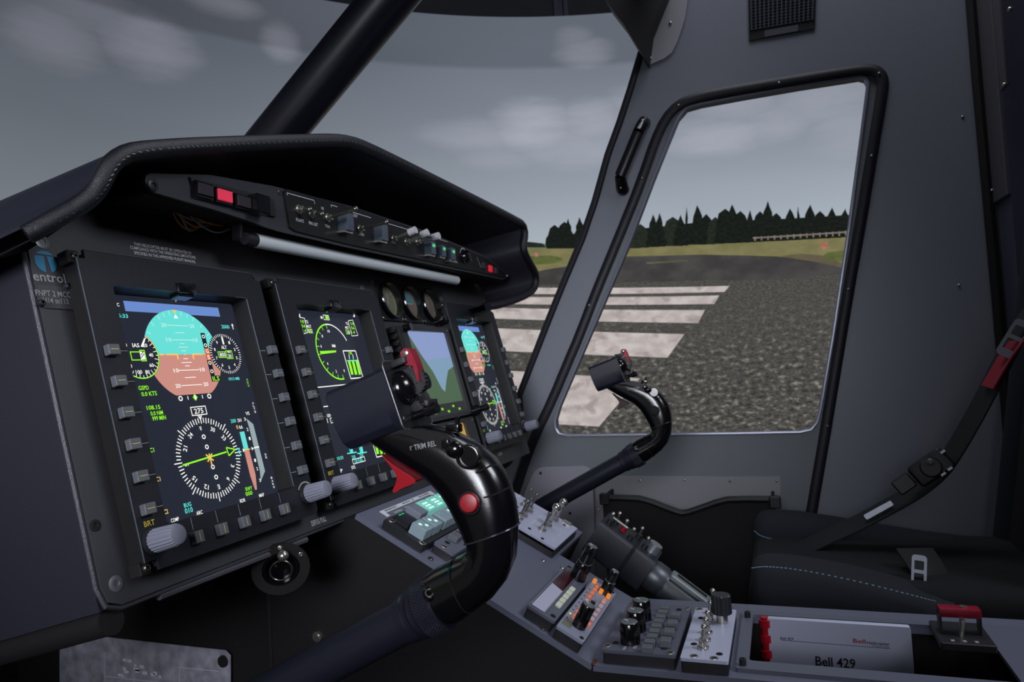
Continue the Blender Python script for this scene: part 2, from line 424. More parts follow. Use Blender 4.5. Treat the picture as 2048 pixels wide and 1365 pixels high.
# the picture is dimmer to the left, where the projector's light falls off
fall = ss(nt, U, .18, .66, .50, 1.0)
cl = None
BL = [(1070, 255, 70, 45, 1.), (1180, 245, 60, 35, .8), (960, 270, 90, 28, .55), (1150, 290, 90, 35, .6), (1000, 315, 60, 18, .35), (1190, 300, 40, 25, .6), (1280, 220, 60, 40, .5),
      (1170, 105, 45, 22, .7), (1150, 85, 30, 25, .4), (560, 85, 30, 30, .8), (300, 90, 75, 48, .9), (240, 60, 50, 30, .6), (110, 75, 75, 48, .7), (180, 20, 90, 40, .5),
      (440, 5, 60, 22, .8), (1440, 270, 90, 30, .8), (1540, 250, 70, 30, .6), (1640, 200, 90, 40, .5), (1480, 215, 70, 35, .5), (1690, 260, 60, 40, .45)]
for (px, py, rx, ry, s_) in BL:
    a0, z0 = onC(px, py); a1, _ = onC(px + rx, py); _, z1 = onC(px, py - ry)
    du = math_n(nt, 'DIVIDE', math_n(nt, 'SUBTRACT', U, a0 / 100), max(.001, abs(a1 - a0) / 100 * 1.35))
    dv = math_n(nt, 'DIVIDE', math_n(nt, 'SUBTRACT', Vv, z0), abs(z1 - z0) * 1.35)
    r2 = math_n(nt, 'ADD', math_n(nt, 'MULTIPLY', du, du), math_n(nt, 'MULTIPLY', dv, dv))
    wob = math_n(nt, 'MULTIPLY_ADD', nz.outputs[0], 1.8, -.9)
    k = ss(nt, math_n(nt, 'ADD', r2, wob), 1.5, -.3, 0, s_ * .72)
    cl = k if cl is None else math_n(nt, 'MAXIMUM', cl, k)
sky = mixc(nt, cl, sky, (176, 178, 192))
# faint large unevenness and the darker top band of the second projector
sky2 = nt.nodes.new('ShaderNodeMixRGB'); sky2.blend_type = 'MULTIPLY'; sky2.inputs[0].default_value = 1; nt.links.new(sky, sky2.inputs[1])
comb = math_n(nt, 'MULTIPLY', fall, ss(nt, nz2.outputs[0], .2, .8, .95, 1.05))
comb = math_n(nt, 'MULTIPLY', comb, ss(nt, Vv, CAM.z + 1.235, CAM.z + 1.265, 1., .72))
nt.links.new(comb, sky2.inputs[2]); nt.links.new(sky2.outputs[0], em.inputs[0])

def pic_mat(name, c1, c2, sc, lo=.4, hi=.6, detail=4, sc2=None, c3=None):
    mt, nt, e = emis_nodes(name)
    uvn = nt.nodes.new('ShaderNodeUVMap'); mp = nt.nodes.new('ShaderNodeMapping'); nt.links.new(uvn.outputs[0], mp.inputs[0])
    mp.inputs['Scale'].default_value = (4, 1.6, 1)
    n = nt.nodes.new('ShaderNodeTexNoise'); n.inputs['Scale'].default_value = sc; n.inputs['Detail'].default_value = detail
    nt.links.new(mp.outputs[0], n.inputs[0]); c = mixc(nt, ss(nt, n.outputs[0], lo, hi), c1, c2)
    if sc2:
        n2 = nt.nodes.new('ShaderNodeTexNoise'); n2.inputs['Scale'].default_value = sc2; n2.inputs['Detail'].default_value = 3
        nt.links.new(mp.outputs[0], n2.inputs[0]); c = mixc(nt, ss(nt, n2.outputs[0], .52, .68), c, c3)
    nt.links.new(c, e.inputs[0]); return mt
def asphalt():
    mt, nt, e = emis_nodes('projected_asphalt_picture')
    uvn = nt.nodes.new('ShaderNodeUVMap'); sp = nt.nodes.new('ShaderNodeSeparateXYZ'); nt.links.new(uvn.outputs[0], sp.inputs[0])
    def nz_(sx, sy, det, rough=.55):
        mp = nt.nodes.new('ShaderNodeMapping'); nt.links.new(uvn.outputs[0], mp.inputs[0]); mp.inputs['Scale'].default_value = (sx, sy, 1)
        n = nt.nodes.new('ShaderNodeTexNoise'); n.inputs['Scale'].default_value = 1; n.inputs['Detail'].default_value = det; n.inputs['Roughness'].default_value = rough
        nt.links.new(mp.outputs[0], n.inputs[0]); return n.outputs[0]
    near = ss(nt, sp.outputs[1], CAM.z + .34, CAM.z - .22)
    fine = nz_(330, 190, 4, .7); coarse = nz_(150, 66, 3); big = nz_(14, 8, 3)
    c = mixc(nt, ss(nt, fine, .36, .66), (62, 61, 60), (92, 90, 86))
    k = math_n(nt, 'MULTIPLY', ss(nt, coarse, .52, .72), near); c = mixc(nt, k, c, (140, 137, 126))
    k = math_n(nt, 'MULTIPLY', ss(nt, coarse, .48, .34), near); c = mixc(nt, k, c, (52, 52, 51))
    c = mixc(nt, ss(nt, big, .5, .75, 0, .3), c, (66, 62, 60))
    nt.links.new(c, e.inputs[0]); return mt
ASPH = asphalt()
ASPHD = pic_mat('projected_dark_asphalt_picture', (60, 58, 58), (76, 74, 73), 9, .3, .7, 6)
GRASS = pic_mat('projected_grass_picture', (112, 109, 74), (130, 125, 86), 12, .3, .7, 4)
GRASSG = pic_mat('projected_green_grass_picture', (82, 92, 50), (98, 104, 62), 30, .3, .7, 4)
SAND = pic_mat('projected_sand_picture', (92, 84, 68), (104, 96, 76), 12, .3, .7, 4)
STRIPE = pic_mat('projected_white_paint_picture', (178, 168, 165), (198, 190, 187), 16, .35, .65, 6, 13, (158, 148, 145))
TREEM = pic_mat('projected_tree_picture', (22, 26, 25), (30, 35, 30), 60, .35, .65, 4)
TREEM2 = pic_mat('projected_light_tree_picture', (32, 38, 33), (41, 48, 38), 60, .35, .65, 4)
HAZE = pic_mat('projected_far_field_picture', (104, 112, 110), (118, 124, 120), 12, .4, .6, 3)
def pic_obj(name, pts, faces, uvs, mt, parent, dr):
    me = bpy.data.meshes.new(name); org = ORG[parent]
    me.from_pydata([tuple(cyl(a, z, dr) - org) for a, z in pts], [], faces)
    ul = me.uv_layers.new(name='UVMap')
    for l in me.loops: a, z = pts[l.vertex_index]; ul.data[l.index].uv = (a / 100, z)
    me.materials.append(mt); o = bpy.data.objects.new(name, me); COL.objects.link(o); o.parent = parent; ORG[o] = org; return o
scr = thing('projection_screen', 'curved projection screen around the cockpit showing a runway, trees and cloudy sky', 'screen', (SCX, SCY, 0))
pts = []; fs = []
AZ0, AZ1, NA = -70, 130, 200; ZS = [0.0 + i * .08 for i in range(30)] + [ZTOP]
for i in range(NA + 1):
    for z in ZS: pts.append((AZ0 + (AZ1 - AZ0) * i / NA, z))
nzv = len(ZS)
for i in range(NA):
    for j in range(nzv - 1): fs.append((i * nzv + j, (i + 1) * nzv + j, (i + 1) * nzv + j + 1, i * nzv + j + 1))
pic_obj('projected_sky', pts, fs, None, skym, scr, 0)
def band(name, lo, hi, mt, dr, step=1.0):
    """strip of picture between two traced curves (lists of azimuth, height)"""
    def itp(c, a):
        if a <= c[0][0]: return c[0][1]
        for (a0, z0), (a1, z1) in zip(c, c[1:]):
            if a <= a1: return z0 + (z1 - z0) * (a - a0) / max(1e-6, a1 - a0)
        return c[-1][1]
    A0 = max(lo[0][0], hi[0][0]); A1 = min(lo[-1][0], hi[-1][0]); n = max(2, int((A1 - A0) / step)); pts = []; fs = []; m_ = 4
    for i in range(n + 1):
        a = A0 + (A1 - A0) * i / n; l, h = itp(lo, a), itp(hi, a)
        for j in range(m_ + 1): pts.append((a, l + (h - l) * j / m_))
    for i in range(n):
        for j in range(m_): fs.append((i * (m_ + 1) + j, (i + 1) * (m_ + 1) + j, (i + 1) * (m_ + 1) + j + 1, i * (m_ + 1) + j + 1))
    return pic_obj(name, pts, fs, None, mt, scr, dr)
cv = lambda l: sorted(onC(*p) for p in l)
fl = [(AZ0, .0), (AZ1, .0)]
ext = lambda c: [(AZ0, c[0][1])] + c + [(AZ1, c[-1][1])]
hz = ext(cv([(0, 424), (30, 428), (60, 432), (1060, 487), (1100, 488), (1200, 490), (1400, 470), (1690, 455)]))
gtop = ext(cv([(0, 440), (40, 440), (1060, 497), (1200, 497), (1270, 497), (1400, 487), (1500, 480), (1600, 474), (1690, 466)]))
band('projected_far_field', fl, hz, HAZE, .003)
band('projected_grass', fl, gtop, GRASS, .006)
atop = ext(cv([(0, 560), (1060, 548), (1090, 540), (1160, 530), (1250, 514), (1400, 510), (1500, 512), (1560, 514), (1600, 520), (1640, 524), (1680, 535)]))
band('projected_runway', fl, atop, ASPHD, .009)
amid = ext(cv([(0, 640), (1060, 572), (1250, 566), (1400, 562), (1560, 560), (1690, 548)]))
band('projected_runway', fl, amid, ASPH, .012)
def pic_poly(name, l, mt, dr, raw=False):
    p = [onC(*q) for q in l] if not raw else l
    # long shapes are cut into short lengths so that they follow the curved screen
    vs = [V((a, z, 0)) for a, z in p]; tris = tessellate_polygon([vs])
    bm = bmesh.new(); bv = [bm.verts.new(v) for v in vs]
    for t in tris:
        try: bm.faces.new([bv[i] for i in t])
        except ValueError: pass
    for _ in range(5):
        es = [e for e in bm.edges if abs(e.verts[0].co.x - e.verts[1].co.x) > 2.2]
        if not es: break
        bmesh.ops.subdivide_edges(bm, edges=es, cuts=1); bmesh.ops.triangulate(bm, faces=bm.faces[:])
    bm.verts.index_update()
    pts = [(v.co.x, v.co.y) for v in bm.verts]; fs = [tuple(v.index for v in f.verts) for f in bm.faces]; bm.free()
    return pic_obj(name, pts, fs, None, mt, scr, dr)
pic_poly('projected_verge', [(1010, 510), (1062, 513), (1100, 512), (1122, 516), (1125, 521), (1110, 527), (1085, 530), (1010, 532)], GRASSG, .0105)
pic_poly('projected_verge', [(1645, 513), (1655, 506), (1720, 498), (1760, 500), (1760, 540), (1700, 525), (1655, 521)], GRASSG, .0105)
pic_poly('projected_sand_patch', [(1290, 526), (1370, 521), (1380, 523), (1330, 527), (1295, 529)], SAND, .0135)
pic_poly('projected_sand_patch', [(1560, 514), (1600, 508), (1650, 512), (1690, 530), (1720, 545), (1640, 526)], SAND, .0098)
for l in ([(960, 575), (1459, 573), (1448, 585), (958, 588)], [(950, 594), (1438, 592), (1428, 609), (948, 608)],
          [(940, 615), (1409, 621), (1396, 647), (930, 636)], [(930, 655), (1368, 669), (1334, 716), (925, 699)],
          [(920, 738), (1100, 746), (1170, 752), (1279, 757), (1197, 853), (1100, 848), (900, 838)]):
    pic_poly('projected_stripe', l, STRIPE, .018)
# tree line
def tree_pic(px, base, top, wd, kind, mt, dr):
    h = base - top; rnd = random.Random(px); L = []; R = []
    n = 7
    for i in range(n + 1):
        t = i / n
        if kind == 0: ww = wd * (1 - t) ** .75 * (1 + .25 * (i % 2)) + (.6 if i < n else 0)
        else: ww = wd * math.sqrt(max(0, 1 - (t * 1.0) ** 2.6)) * (1 + .12 * rnd.uniform(-1, 1))
        L.append((px - ww + rnd.uniform(-1, 1), base - h * t)); R.append((px + ww + rnd.uniform(-1, 1), base - h * t))
    pic_poly('projected_tree', L + R[::-1], mt, dr)
tb = lambda x: 497 if x < 1250 else 497 - (x - 1250) * .052
for i, (x, top, wd, k) in enumerate([(1108, 452, 17, 1), (1128, 446, 18, 1), (1135, 439, 10, 0), (1158, 437, 14, 0), (1176, 446, 16, 1), (1190, 450, 16, 1), (1215, 446, 18, 1), (1240, 448, 18, 1),
        (1262, 446, 20, 1), (1280, 450, 16, 1), (1305, 431, 12, 0), (1318, 429, 12, 0), (1345, 436, 22, 1), (1360, 432, 14, 0), (1372, 418, 4, 0), (1394, 413, 17, 0), (1412, 430, 16, 1), (1430, 436, 16, 1),
        (1450, 420, 22, 1), (1464, 411, 17, 0), (1480, 424, 16, 1), (1500, 422, 10, 0), (1520, 425, 18, 1), (1535, 405, 16, 0), (1552, 428, 16, 1), (1580, 419, 16, 0), (1596, 416, 5, 0),
        (1620, 412, 18, 0), (1640, 424, 18, 1), (1664, 417, 17, 0), (1690, 420, 16, 0), (1710, 424, 20, 1), (1735, 418, 18, 0), (1760, 420, 20, 1), (1790, 415, 20, 0)]):
    tree_pic(x, tb(x) + 2, top, wd, k, TREEM2 if i in (8, 9, 12, 17, 6) else TREEM, .019 + (i % 4) * .0015)
lo_ = [q for q in cv([(1098, 498), (1250, 498), (1400, 490), (1690, 476), (1800, 470)])]; hi_ = [q for q in cv([(1098, 472), (1250, 462), (1400, 446), (1690, 432), (1800, 430)])]
band('projected_undergrowth', lo_, hi_, TREEM, .018)
# far hedge and roofs on the left horizon
pic_poly('projected_house', [(40, 436), (42, 423), (70, 414), (90, 412), (95, 436)], pic_mat('projected_roof_picture', (150, 105, 84), (126, 108, 98), 20), .010)
pic_poly('projected_hedge', [(-60, 446), (-60, 424), (0, 424), (30, 427), (45, 428), (45, 446)], pic_mat('projected_hedge_picture', (86, 94, 96), (104, 110, 108), 30), .009)
pic_poly('projected_hedge', [(1040, 496), (1040, 484), (1060, 485), (1085, 488), (1092, 496)], TREEM2, .009)
FEN = pic_mat('projected_fence_picture', (116, 104, 100), (132, 120, 112), 30)
pic_poly('projected_fence_rail', [(1505, 477), (1690, 465), (1760, 460), (1760, 463), (1690, 468), (1505, 480)], FEN, .027)
for i in range(18):
    x = 1508 + i * 13; pic_poly('projected_fence_post', [(x, 476 - i * .85), (x + 3, 476 - i * .85), (x + 3, 484 - i * .75), (x, 484 - i * .75)], FEN, .028)
SIGN = pic_mat('projected_sign_picture', (158, 92, 82), (176, 120, 108), 40)
pic_poly('projected_sign', [(1640, 487), (1655, 487), (1655, 496), (1650, 496), (1650, 501), (1645, 501), (1645, 496), (1640, 496)], SIGN, .020)
pic_poly('projected_sign', [(1067, 508), (1075, 508), (1075, 515), (1067, 515)], SIGN, .020)
# the aluminium upright that holds the screen, seen above its rim
a_, _ = onC(1124, 20)
P_ = cyl(a_, 0, -.06)
b = MB(frame((P_.x, P_.y, 0), (math.cos(math.radians(a_)), -math.sin(math.radians(a_)), 0), (math.sin(math.radians(a_)), math.cos(math.radians(a_)), 0), (0, 0, 1)))
b.prism([(-.03, -.03), (-.012, -.03), (-.012, -.018), (.012, -.018), (.012, -.03), (.03, -.03), (.03, .03), (-.03, .03)], 0, 2.9)
tag(b.build('screen_upright', mat('grey_profile', (120, 122, 140), .4, .4)), 'grey slotted metal upright rising behind the top rim of the projection screen', 'post')
# ================================================================== INSTRUMENT PANEL
PL = -.022
def onPan(px, py, off=0):
    n = PAN.to_3x3() @ V((0, 0, 1)); P = onplane(px, py, PAN @ V((0, 0, off)), n); q = PAN.inverted() @ P; return (q.x, q.y)
ip = thing('instrument_panel', 'charcoal instrument panel carrying the displays below the black glareshield', 'panel', (.45, 0, .75))
ol = [(.05, .06), (.012, .028), (-.0215, .003), (-.0215, -.262), (-.018, -.274), (-.008, -.279), (.70, -.279), (.70, -.292), (.925, -.292), (.925, .06)]
b = MB(PAN); b.prism(ol, PL - .004, PL); b.build('face_plate', PLATE, ip)
b = MB(PAN); b.tube([(-.0235, .002, PL - .003), (-.0235, -.262, PL - .003), (-.019, -.2765, PL - .003), (-.008, -.281, PL - .003), (.70, -.281, PL - .003)], .0022, 6); b.build('edge_trim', mat('worn_edge', (70, 70, 78), .4, .3, bump=.4, scale=900), ip)
# left cheek and underside of the pod
pa = PAN @ V((-.0225, .003, PL - .006)); pb_ = PAN @ V((-.0225, -.279, PL - .006)); pc = onX(-190, 1338, -.0225); 
b = MB(); b.loft([[pa, pb_, pc, V((-.0225, pc.y, pa.z - .008))], [pa + V((.02, 0, 0)), pb_ + V((.02, 0, 0)), pc + V((.02, 0, 0)), V((-.0025, pc.y, pa.z - .008))]])
b.build('side_cheek', mat('dark_purple_grey', (43, 42, 54), .45, bump=.1, scale=600), ip)
b = MB(); b.tube([pb_ + V((.010, 0, -.009)), (pb_ + pc) / 2 + V((.010, 0, -.009)), pc + V((.010, 0, -.009))], .011, 16); b.build('lower_edge', VOID, ip)
dx_ = V((.021, 0, 0)); b = MB(); b.loft([[pb_ + V((.021, .006, .004)), pc + dx_, V((.93, pc.y, pc.z)), V((.93, pb_.y + .006, pb_.z + .004))], [pb_ + V((.021, .006, .012)), pc + V((.021, 0, .01)), V((.93, pc.y, pc.z + .01)), V((.93, pb_.y + .006, pb_.z + .012))]])
b.build('underside', VOID, ip)
b = MB(PAN); b.tube([(.03, -.284, PL - .006), (.22, -.286, PL - .006)], .0035, 8); b.build('pull_rod', mat('grey_rod', (96, 94, 104), .4, .3), ip)
for q in ((232, 1168, .0085), (190, 1052, .0065), (84, 484, .0085)):
    x, y = onPan(q[0], q[1], PL); screw(ip, PAN, x, y, PL, q[2] * .72, .0012, mat('grey_screw_head', (120, 122, 128), .4, .5) if q[2] > .007 else VOID)
for q in ((858, 588), (725, 577), (970, 605), (882, 598)):
    x, y = onPan(*q, PL); screw(ip, PAN, x, y, PL, .005, .0015, mat('grey_screw_head', (120, 122, 128), .4, .5))
for q in ((1045, 886),): x, y = onPan(*q, PL); screw(ip, PAN, x, y, PL, .003, .0012)
# maker's sticker and data plate on the left margin
x, y = onPan(91, 524, PL)
R_ = .0093
b = MB(PAN); n = 30
def seg(a0, a1, k=16): return [(x + R_ * math.cos(math.radians(a0 + (a1 - a0) * i / k)), y + R_ * math.sin(math.radians(a0 + (a1 - a0) * i / k))) for i in range(k + 1)]
b.flat(seg(40, 140), PL + .0004)
b.flat([(x - .0009, y + R_ * .50)] + seg(150, 262), PL + .0004); b.flat([(x + .0031, y - R_ * .92)] + seg(290, 390) + [(x + .0015, y + R_ * .50)], PL + .0004)
lg = b.build('maker_logo', TEALP, ip, 0, label='teal round logo sticker with a letter T')
tx, ty = onPan(100, 556, PL); 
b = MB(PAN); b.text('entrol', (tx - .0006, ty + .0003), .0272, None, PL + .0004); b.build('logo_lettering', GREYP, ip, 0)
x0, y0 = onPan(64, 570, PL); x1, y1 = onPan(138, 620, PL)
b = MB(PAN); b.prism(rrect(-.0195, y1, .012, y0, .001), PL, PL + .0012); pl = b.build('data_plate', mat('data_plate_grey', (70, 70, 74), .45), ip)
mx, my = onPan(104, 588, PL + .0012); b = MB(PAN); b.text('FNPT 2 MCC', (mx + .001, my), .0295, .0047, PL + .0016); mx, my = onPan(106, 602, PL + .0012); b.text('H14 sn113', (mx + .0022, my), .021, .0045, PL + .0016); b.build('plate_lettering', GREYP, pl, 0)
for q in ((86, 605), (139, 571)): x, y = onPan(*q, PL + .004); screw(ip, PAN, x, y, PL + .001, .0028, .004, mat('socket_screw', (60, 60, 64), .35, .6))
for i, s in enumerate(('THIS HELICOPTER MUST BE OPERATED IN', 'COMPLIANCE WITH THE OPERATING LIMITATIONS', 'SPECIFIED IN THE APPROVED FLIGHT MANUAL')):
    q = ((327, 498), (328.5, 506), (332, 515.5))[i]; x, y = onPan(*q, PL); b = MB(PAN); b.text(s, (x, y), (.0685, .078, .0735)[i], .0031, PL + .0004); b.build('placard_lettering', WHITEP, ip, 0)
x, y = onPan(637, 1043, PL); b = MB(PAN); b.text('DEFOG PULL', (x, y), .026, .0055, PL + .0004); b.build('placard_lettering', WHITEP, ip, 0)
x, y = onPan(1000, 909, PL); b = MB(PAN); b.text('OFF', (x, y), .018, .0055, PL + .0004); b.build('placard_lettering', WHITEP, ip, 0)
b = MB(PAN); x, y = onPan(1000, 925, PL - .03); b.sph((x, y, PL - .03), .03, 16, (1.2, .5, .8)); b.build('lamp_housing', VOID, ip)

# ================================================================== FLIGHT DISPLAYS
BW, BH = .215, .2624; DS = -.0195
gd = lambda n, c, s=1.0: glow('display_' + n, c, s)
GW, GG, GC, GY = gd('white', (236, 238, 232), 1.15), gd('green', (150, 255, 40), 1.0), gd('cyan', (96, 236, 226), 1.0), gd('amber', (248, 200, 100), 1.0)
GBG, GBLUE, GSKY, GGND, GOR = gd('dark_glass', (37, 41, 53), 1), gd('blue', (106, 140, 206), 1), gd('turquoise', (104, 224, 216), 1), gd('salmon', (204, 142, 130), 1), gd('orange', (214, 104, 66), 1)
GPALE, GDK = gd('pale_grey', (150, 168, 172), 1), gd('ink', (26, 29, 38), 1)
IDX = mat('yellow_index', (208, 190, 90), .6)
def make_unit(x0, label, group):
    fr = PAN @ Matrix.Translation((x0, 0, 0))
    t = thing('flight_display', label, 'display', PAN @ V((x0 + BW / 2, -BH, -.01)), group)
    ch = .008
    outl = [(ch, 0), (BW - .014, 0), (BW - .008, -.007), (BW, -.009), (BW, -BH + .004), (BW - .004, -BH), (.012, -BH), (.012, -BH + .008), (0, -BH + .008), (0, -ch), (ch, -ch)]
    b = MB(fr); b.prism(outl, -.003, 0, holes=[rrect(.028, -.2305, .187, -.029, .003, 3)]); bz = b.build('bezel', BEZEL, t)
    b = MB(fr); b.prism([(max(.0045, min(BW - .003, x_)), max(-BH + .003, min(-.003, y_))) for x_, y_ in outl], -.0205, -.003, holes=[rrect(.028, -.2305, .187, -.029, .003, 3)]); b.build('housing', HOUSEB, t)
    b = MB(fr); e = .0006
    for (p, q) in (((0, -ch), (0, -BH + .008)), ((.187, -.030), (.187, -.229)), ((ch, 0), (BW - .014, 0)), ((.187, -.029), (.172, -.029))):
        b.tube([(p[0], p[1], 0), (q[0], q[1], 0)], e, 5)
    b.build('worn_edge', mat('bright_edge', (84, 87, 94), .5, .4), bz)
    b = MB(fr); b.box((.107, -.0255, .0005), (.022, .010, .004), .0012, 2); b.box((.107, -.030, -.006), (.019, .006, .012), .001); b.build('light_sensor', GLOSSB, t)
    b = MB(fr); b.box((.1075, -.13, DS - .0012), (.163, .206, .002)); scn = b.build('screen', GBG, t)
    for i in range(6):
        for sx, x in ((-1, .0112), (1, .2035)):
            y = -.0862 - i * .02585
            b = MB(fr); b.box((x, y, .0028), (.0108, .0088, .0060), .0006); bt = b.build('key', BUTTON, t)
            b = MB(fr); b.line((x - .0036, y), (x + .0036, y), .0006, .0060); b.build('index_line', IDX if sx < 0 else GREYP, bt, 0)
            xl = (x + .0075, .0275) if sx < 0 else (.1875, x - .0075)
            b = MB(fr); b.line((xl[0], y), (xl[1], y), .0006, .0003); b.build('lead_line', GREYP, bz, 0)
    for i in range(5):
        x = .0515 + i * .0277; y = -.2478
        b = MB(fr); b.box((x, y, .0028), (.0096, .0100, .0060), .0006); bt = b.build('key', BUTTON, t)
        b = MB(fr); b.line((x, y - .0036), (x, y + .0036), .0007, .0060); b.build('index_line', IDX, bt, 0)
        b = MB(fr); b.line((x, -.2310), (x, y + .0065), .0005, .0003); b.build('lead_line', GREYP, bz, 0)
    for x in (.0115, .2035):
        b = MB(fr); b.lathe((x, -.2405, 0), (0, 0, 1), [(0, .0102), (.003, .0102), (.003, .006)], 20); kb = b.build('knob', BLACK, t)
        b = MB(fr); b.lathe((x, -.2405, .003), (0, 0, 1), [(0, .0088), (.0005, .0094), (.021, .0086), (.0235, .0078), (.0238, .0070)], 40, flute=.07); b.build('knob_cap', KNOB, kb, 25)
    b = MB(fr); b.text('BRT', (.0115, -.2262), .010, .0042, .0004); b.build('lettering', YELP, t, 0)
    b = MB(fr); b.arc((.2035, -.2405), .0125, -60, 40, .0016, .0004); b.build('dial_mark', GREYP, bz, 0)
    for x, y in ((.004, -.004), (.006, -BH + .004), (BW - .003, -.003)):
        b = MB(fr); b.box((x, y, -.013), (.011, .011, .012), .001); cl_ = b.build('mount_clip', VOID, t)
        screw(cl_, fr, x, y, -.007, .0032, .003, DSTEEL)
    return t, scn, fr
class Pic:
    """symbols on a display, grouped by colour; coordinates in mm as measured on the glass"""
    def __init__(self, fr): self.g = {}; self.fr = fr
    def p(self, x, v):
        x /= 1000; v /= 1000; return (x + (x + .411) * .0155, -(v + (v - .236) * .0155))
    def m(self, mt):
        if mt not in self.g: self.g[mt] = MB(self.fr)
        return self.g[mt]
    def poly(self, mt, l, z=0): self.m(mt).flat([self.p(*q) for q in l], DS + z)
    def line(self, mt, a, b_, w=.6, z=2): self.m(mt).line(self.p(*a), self.p(*b_), w / 1000, DS + z * .0001)
    def text(self, mt, s, c, w, h, rot=0, z=3): self.m(mt).text(s, self.p(*c), w / 1000 if w else None, h / 1000 if h else None, DS + z * .0001, math.radians(rot))
    def arc(self, mt, c, r, a0, a1, w=.8, z=2): self.m(mt).arc(self.p(*c), r / 1000, a0, a1, w / 1000, DS + z * .0001)
    def disc(self, mt, c, r, z=1, n=40): self.m(mt).disc(self.p(*c), r / 1000, DS + z * .0001, n)
    def rect(self, mt, x0, v0, x1, v1, z=1): self.m(mt).flat([self.p(x0, v0), self.p(x1, v0), self.p(x1, v1), self.p(x0, v1)], DS + z * .0001)
    def box(self, mt, x0, v0, x1, v1, w=.8, z=2):
        self.line(mt, (x0 - w / 2, v0), (x1 + w / 2, v0), w, z); self.line(mt, (x0 - w / 2, v1), (x1 + w / 2, v1), w, z); self.line(mt, (x0, v0), (x0, v1), w, z); self.line(mt, (x1, v0), (x1, v1), w, z)
    def pts(self, mt, l, z=1): self.m(mt).flat([self.p(*q) for q in l], DS + z * .0001)
    def solo(self, name, mt, l, z, parent): MB(self.fr).flat([self.p(*q) for q in l], DS + z * .0001).build(name, mt, parent, 0)
    def done(self, parent):
        for mt, b in self.g.items(): b.build(mt.name.replace('display_', '') + '_symbols', mt, parent, 0, kind='stuff')
def pfd(pc, scn):
    cx, cy, r = 99.5, 86, 43.3
    circ = lambda a0, a1, n=40: [(cx + r * math.cos(math.radians(a0 + (a1 - a0) * i / n)), cy - r * math.sin(math.radians(a0 + (a1 - a0) * i / n))) for i in range(n + 1)]
    pc.solo('header_bar', GBLUE, [(46, 37.3), (156.7, 37.3), (156.7, 46.7), (46, 46.7)], 1, scn)
    pc.solo('horizon_sky', GSKY, circ(0, 180), 2, scn); lowa = math.degrees(math.asin(38 / r))
    pc.solo('horizon_ground', GGND, circ(180, 180 + lowa, 14) + circ(360 - lowa, 360, 14), 2, scn)
    ias, alt = (48.5, 86.3), (151.5, 85.6)
    
    for nm, c_, r_ in (('airspeed_dial', ias, 21.4), ('altitude_dial', alt, 21.2)): pc.solo(nm, GBG, [(c_[0] + r_ * math.cos(i * .157), c_[1] + r_ * math.sin(i * .157)) for i in range(40)], 3, scn)
    for v, x0, x1 in ((58, 87, 112), (65, 94, 105), (72, 89, 112.5), (75.5, 96.5, 102), (79, 94, 105), (82.5, 96.5, 102), (90, 96.5, 102), (93.7, 93.4, 105.2), (97, 96.5, 102), (101, 87.4, 112), (108, 93, 106), (115.3, 87, 111.5)):
        pc.line(GW if v > 86 else GPALE_S, (x0, v), (x1, v), .7, 4)
    for v, s in ((58, '20'), (72, '10'), (101, '10'), (115.3, '20')):
        for x in (83 if s == '20' else 85, 116): pc.text(GW if v > 86 else GPALE_S, s, (x, v), 6, 3.6, 0, 5)
    for a in (-60, -45, -30, -20, -10, 10, 20, 30, 45, 60):
        t = math.radians(a); pc.line(GPALE_S, (cx + 38 * math.sin(t), cy - 38 * math.cos(t)), (cx + 42.4 * math.sin(t), cy - 42.4 * math.cos(t)), .6, 4)
    pc.pts(GY, [(97, 42.8), (101.5, 42.8), (99.3, 47)], 5); pc.pts(GW, [(99.3, 47), (102, 51), (96.5, 51)], 5)
    for s in (-1, 1):
        pc.line(GY, (cx + s * 29, 86), (cx + s * 24.2, 86), 1.5, 6); pc.line(GY, (cx + s * 21.5, 86), (cx + s * 8.5, 86), 1.5, 6); pc.line(GY, (cx + s * 9.2, 86), (cx + s * 9.2, 90.6), 1.7, 6)
    pc.rect(GY, 98.7, 85.2, 100.3, 86.8, 6)
    # glide slope
    pc.rect(GDK, 124.4, 64.7, 129.8, 113, 6); pc.rect(GOR, 124.5, 80, 130.4, 92, 7); pc.rect(GDK, 124.4, 107.5, 136, 113.2, 6)
    pc.text(GW, 'G', (127.4, 83), 3.4, 4, 0, 8); pc.text(GW, 'S', (127.4, 89), 3.4, 4, 0, 8); pc.text(GG, 'ILS', (130.2, 110.4), 9, 4.4, 0, 8)
    for v in (68.3, 77.1, 94.7, 103.1): pc.arc(GW, (127.1, v), 1.5, 0, 360, .8, 8)
    # airspeed
    pc.arc(GG, ias, 20.9, 70, 215, 1.0, 4); pc.arc(GY, ias, 20.9, 32, 70, 1.0, 4)
    for i in range(17):
        t = math.radians(36 + i * 11); l = 4.2 if i % 2 == 0 else 2.4
        pc.line(GW, (ias[0] + 20.4 * math.sin(t), ias[1] - 20.4 * math.cos(t)), (ias[0] + (20.4 - l) * math.sin(t), ias[1] - (20.4 - l) * math.cos(t)), .6, 5)
    for s, x, v, w_ in (('20', 57.6, 77.5, 4.5), ('40', 61.5, 86.3, 4.5), ('60', 59.5, 95.5, 4.5), ('80', 53.6, 101.4, 4.5), ('100', 45, 101.2, 6.6), ('0', 38.3, 95.8, 2.4), ('0', 38, 77.4, 2.4)): pc.text(GW, s, (x, v), w_, 3.3, 0, 5)
    pc.text(GW, 'IAS', (48, 77.5), 7.2, 3.6, 0, 5)
    pc.pts(GW, [(52.6, 78.6), (58.2, 71), (59, 70.2), (58.6, 73.2), (55.2, 79)], 5)
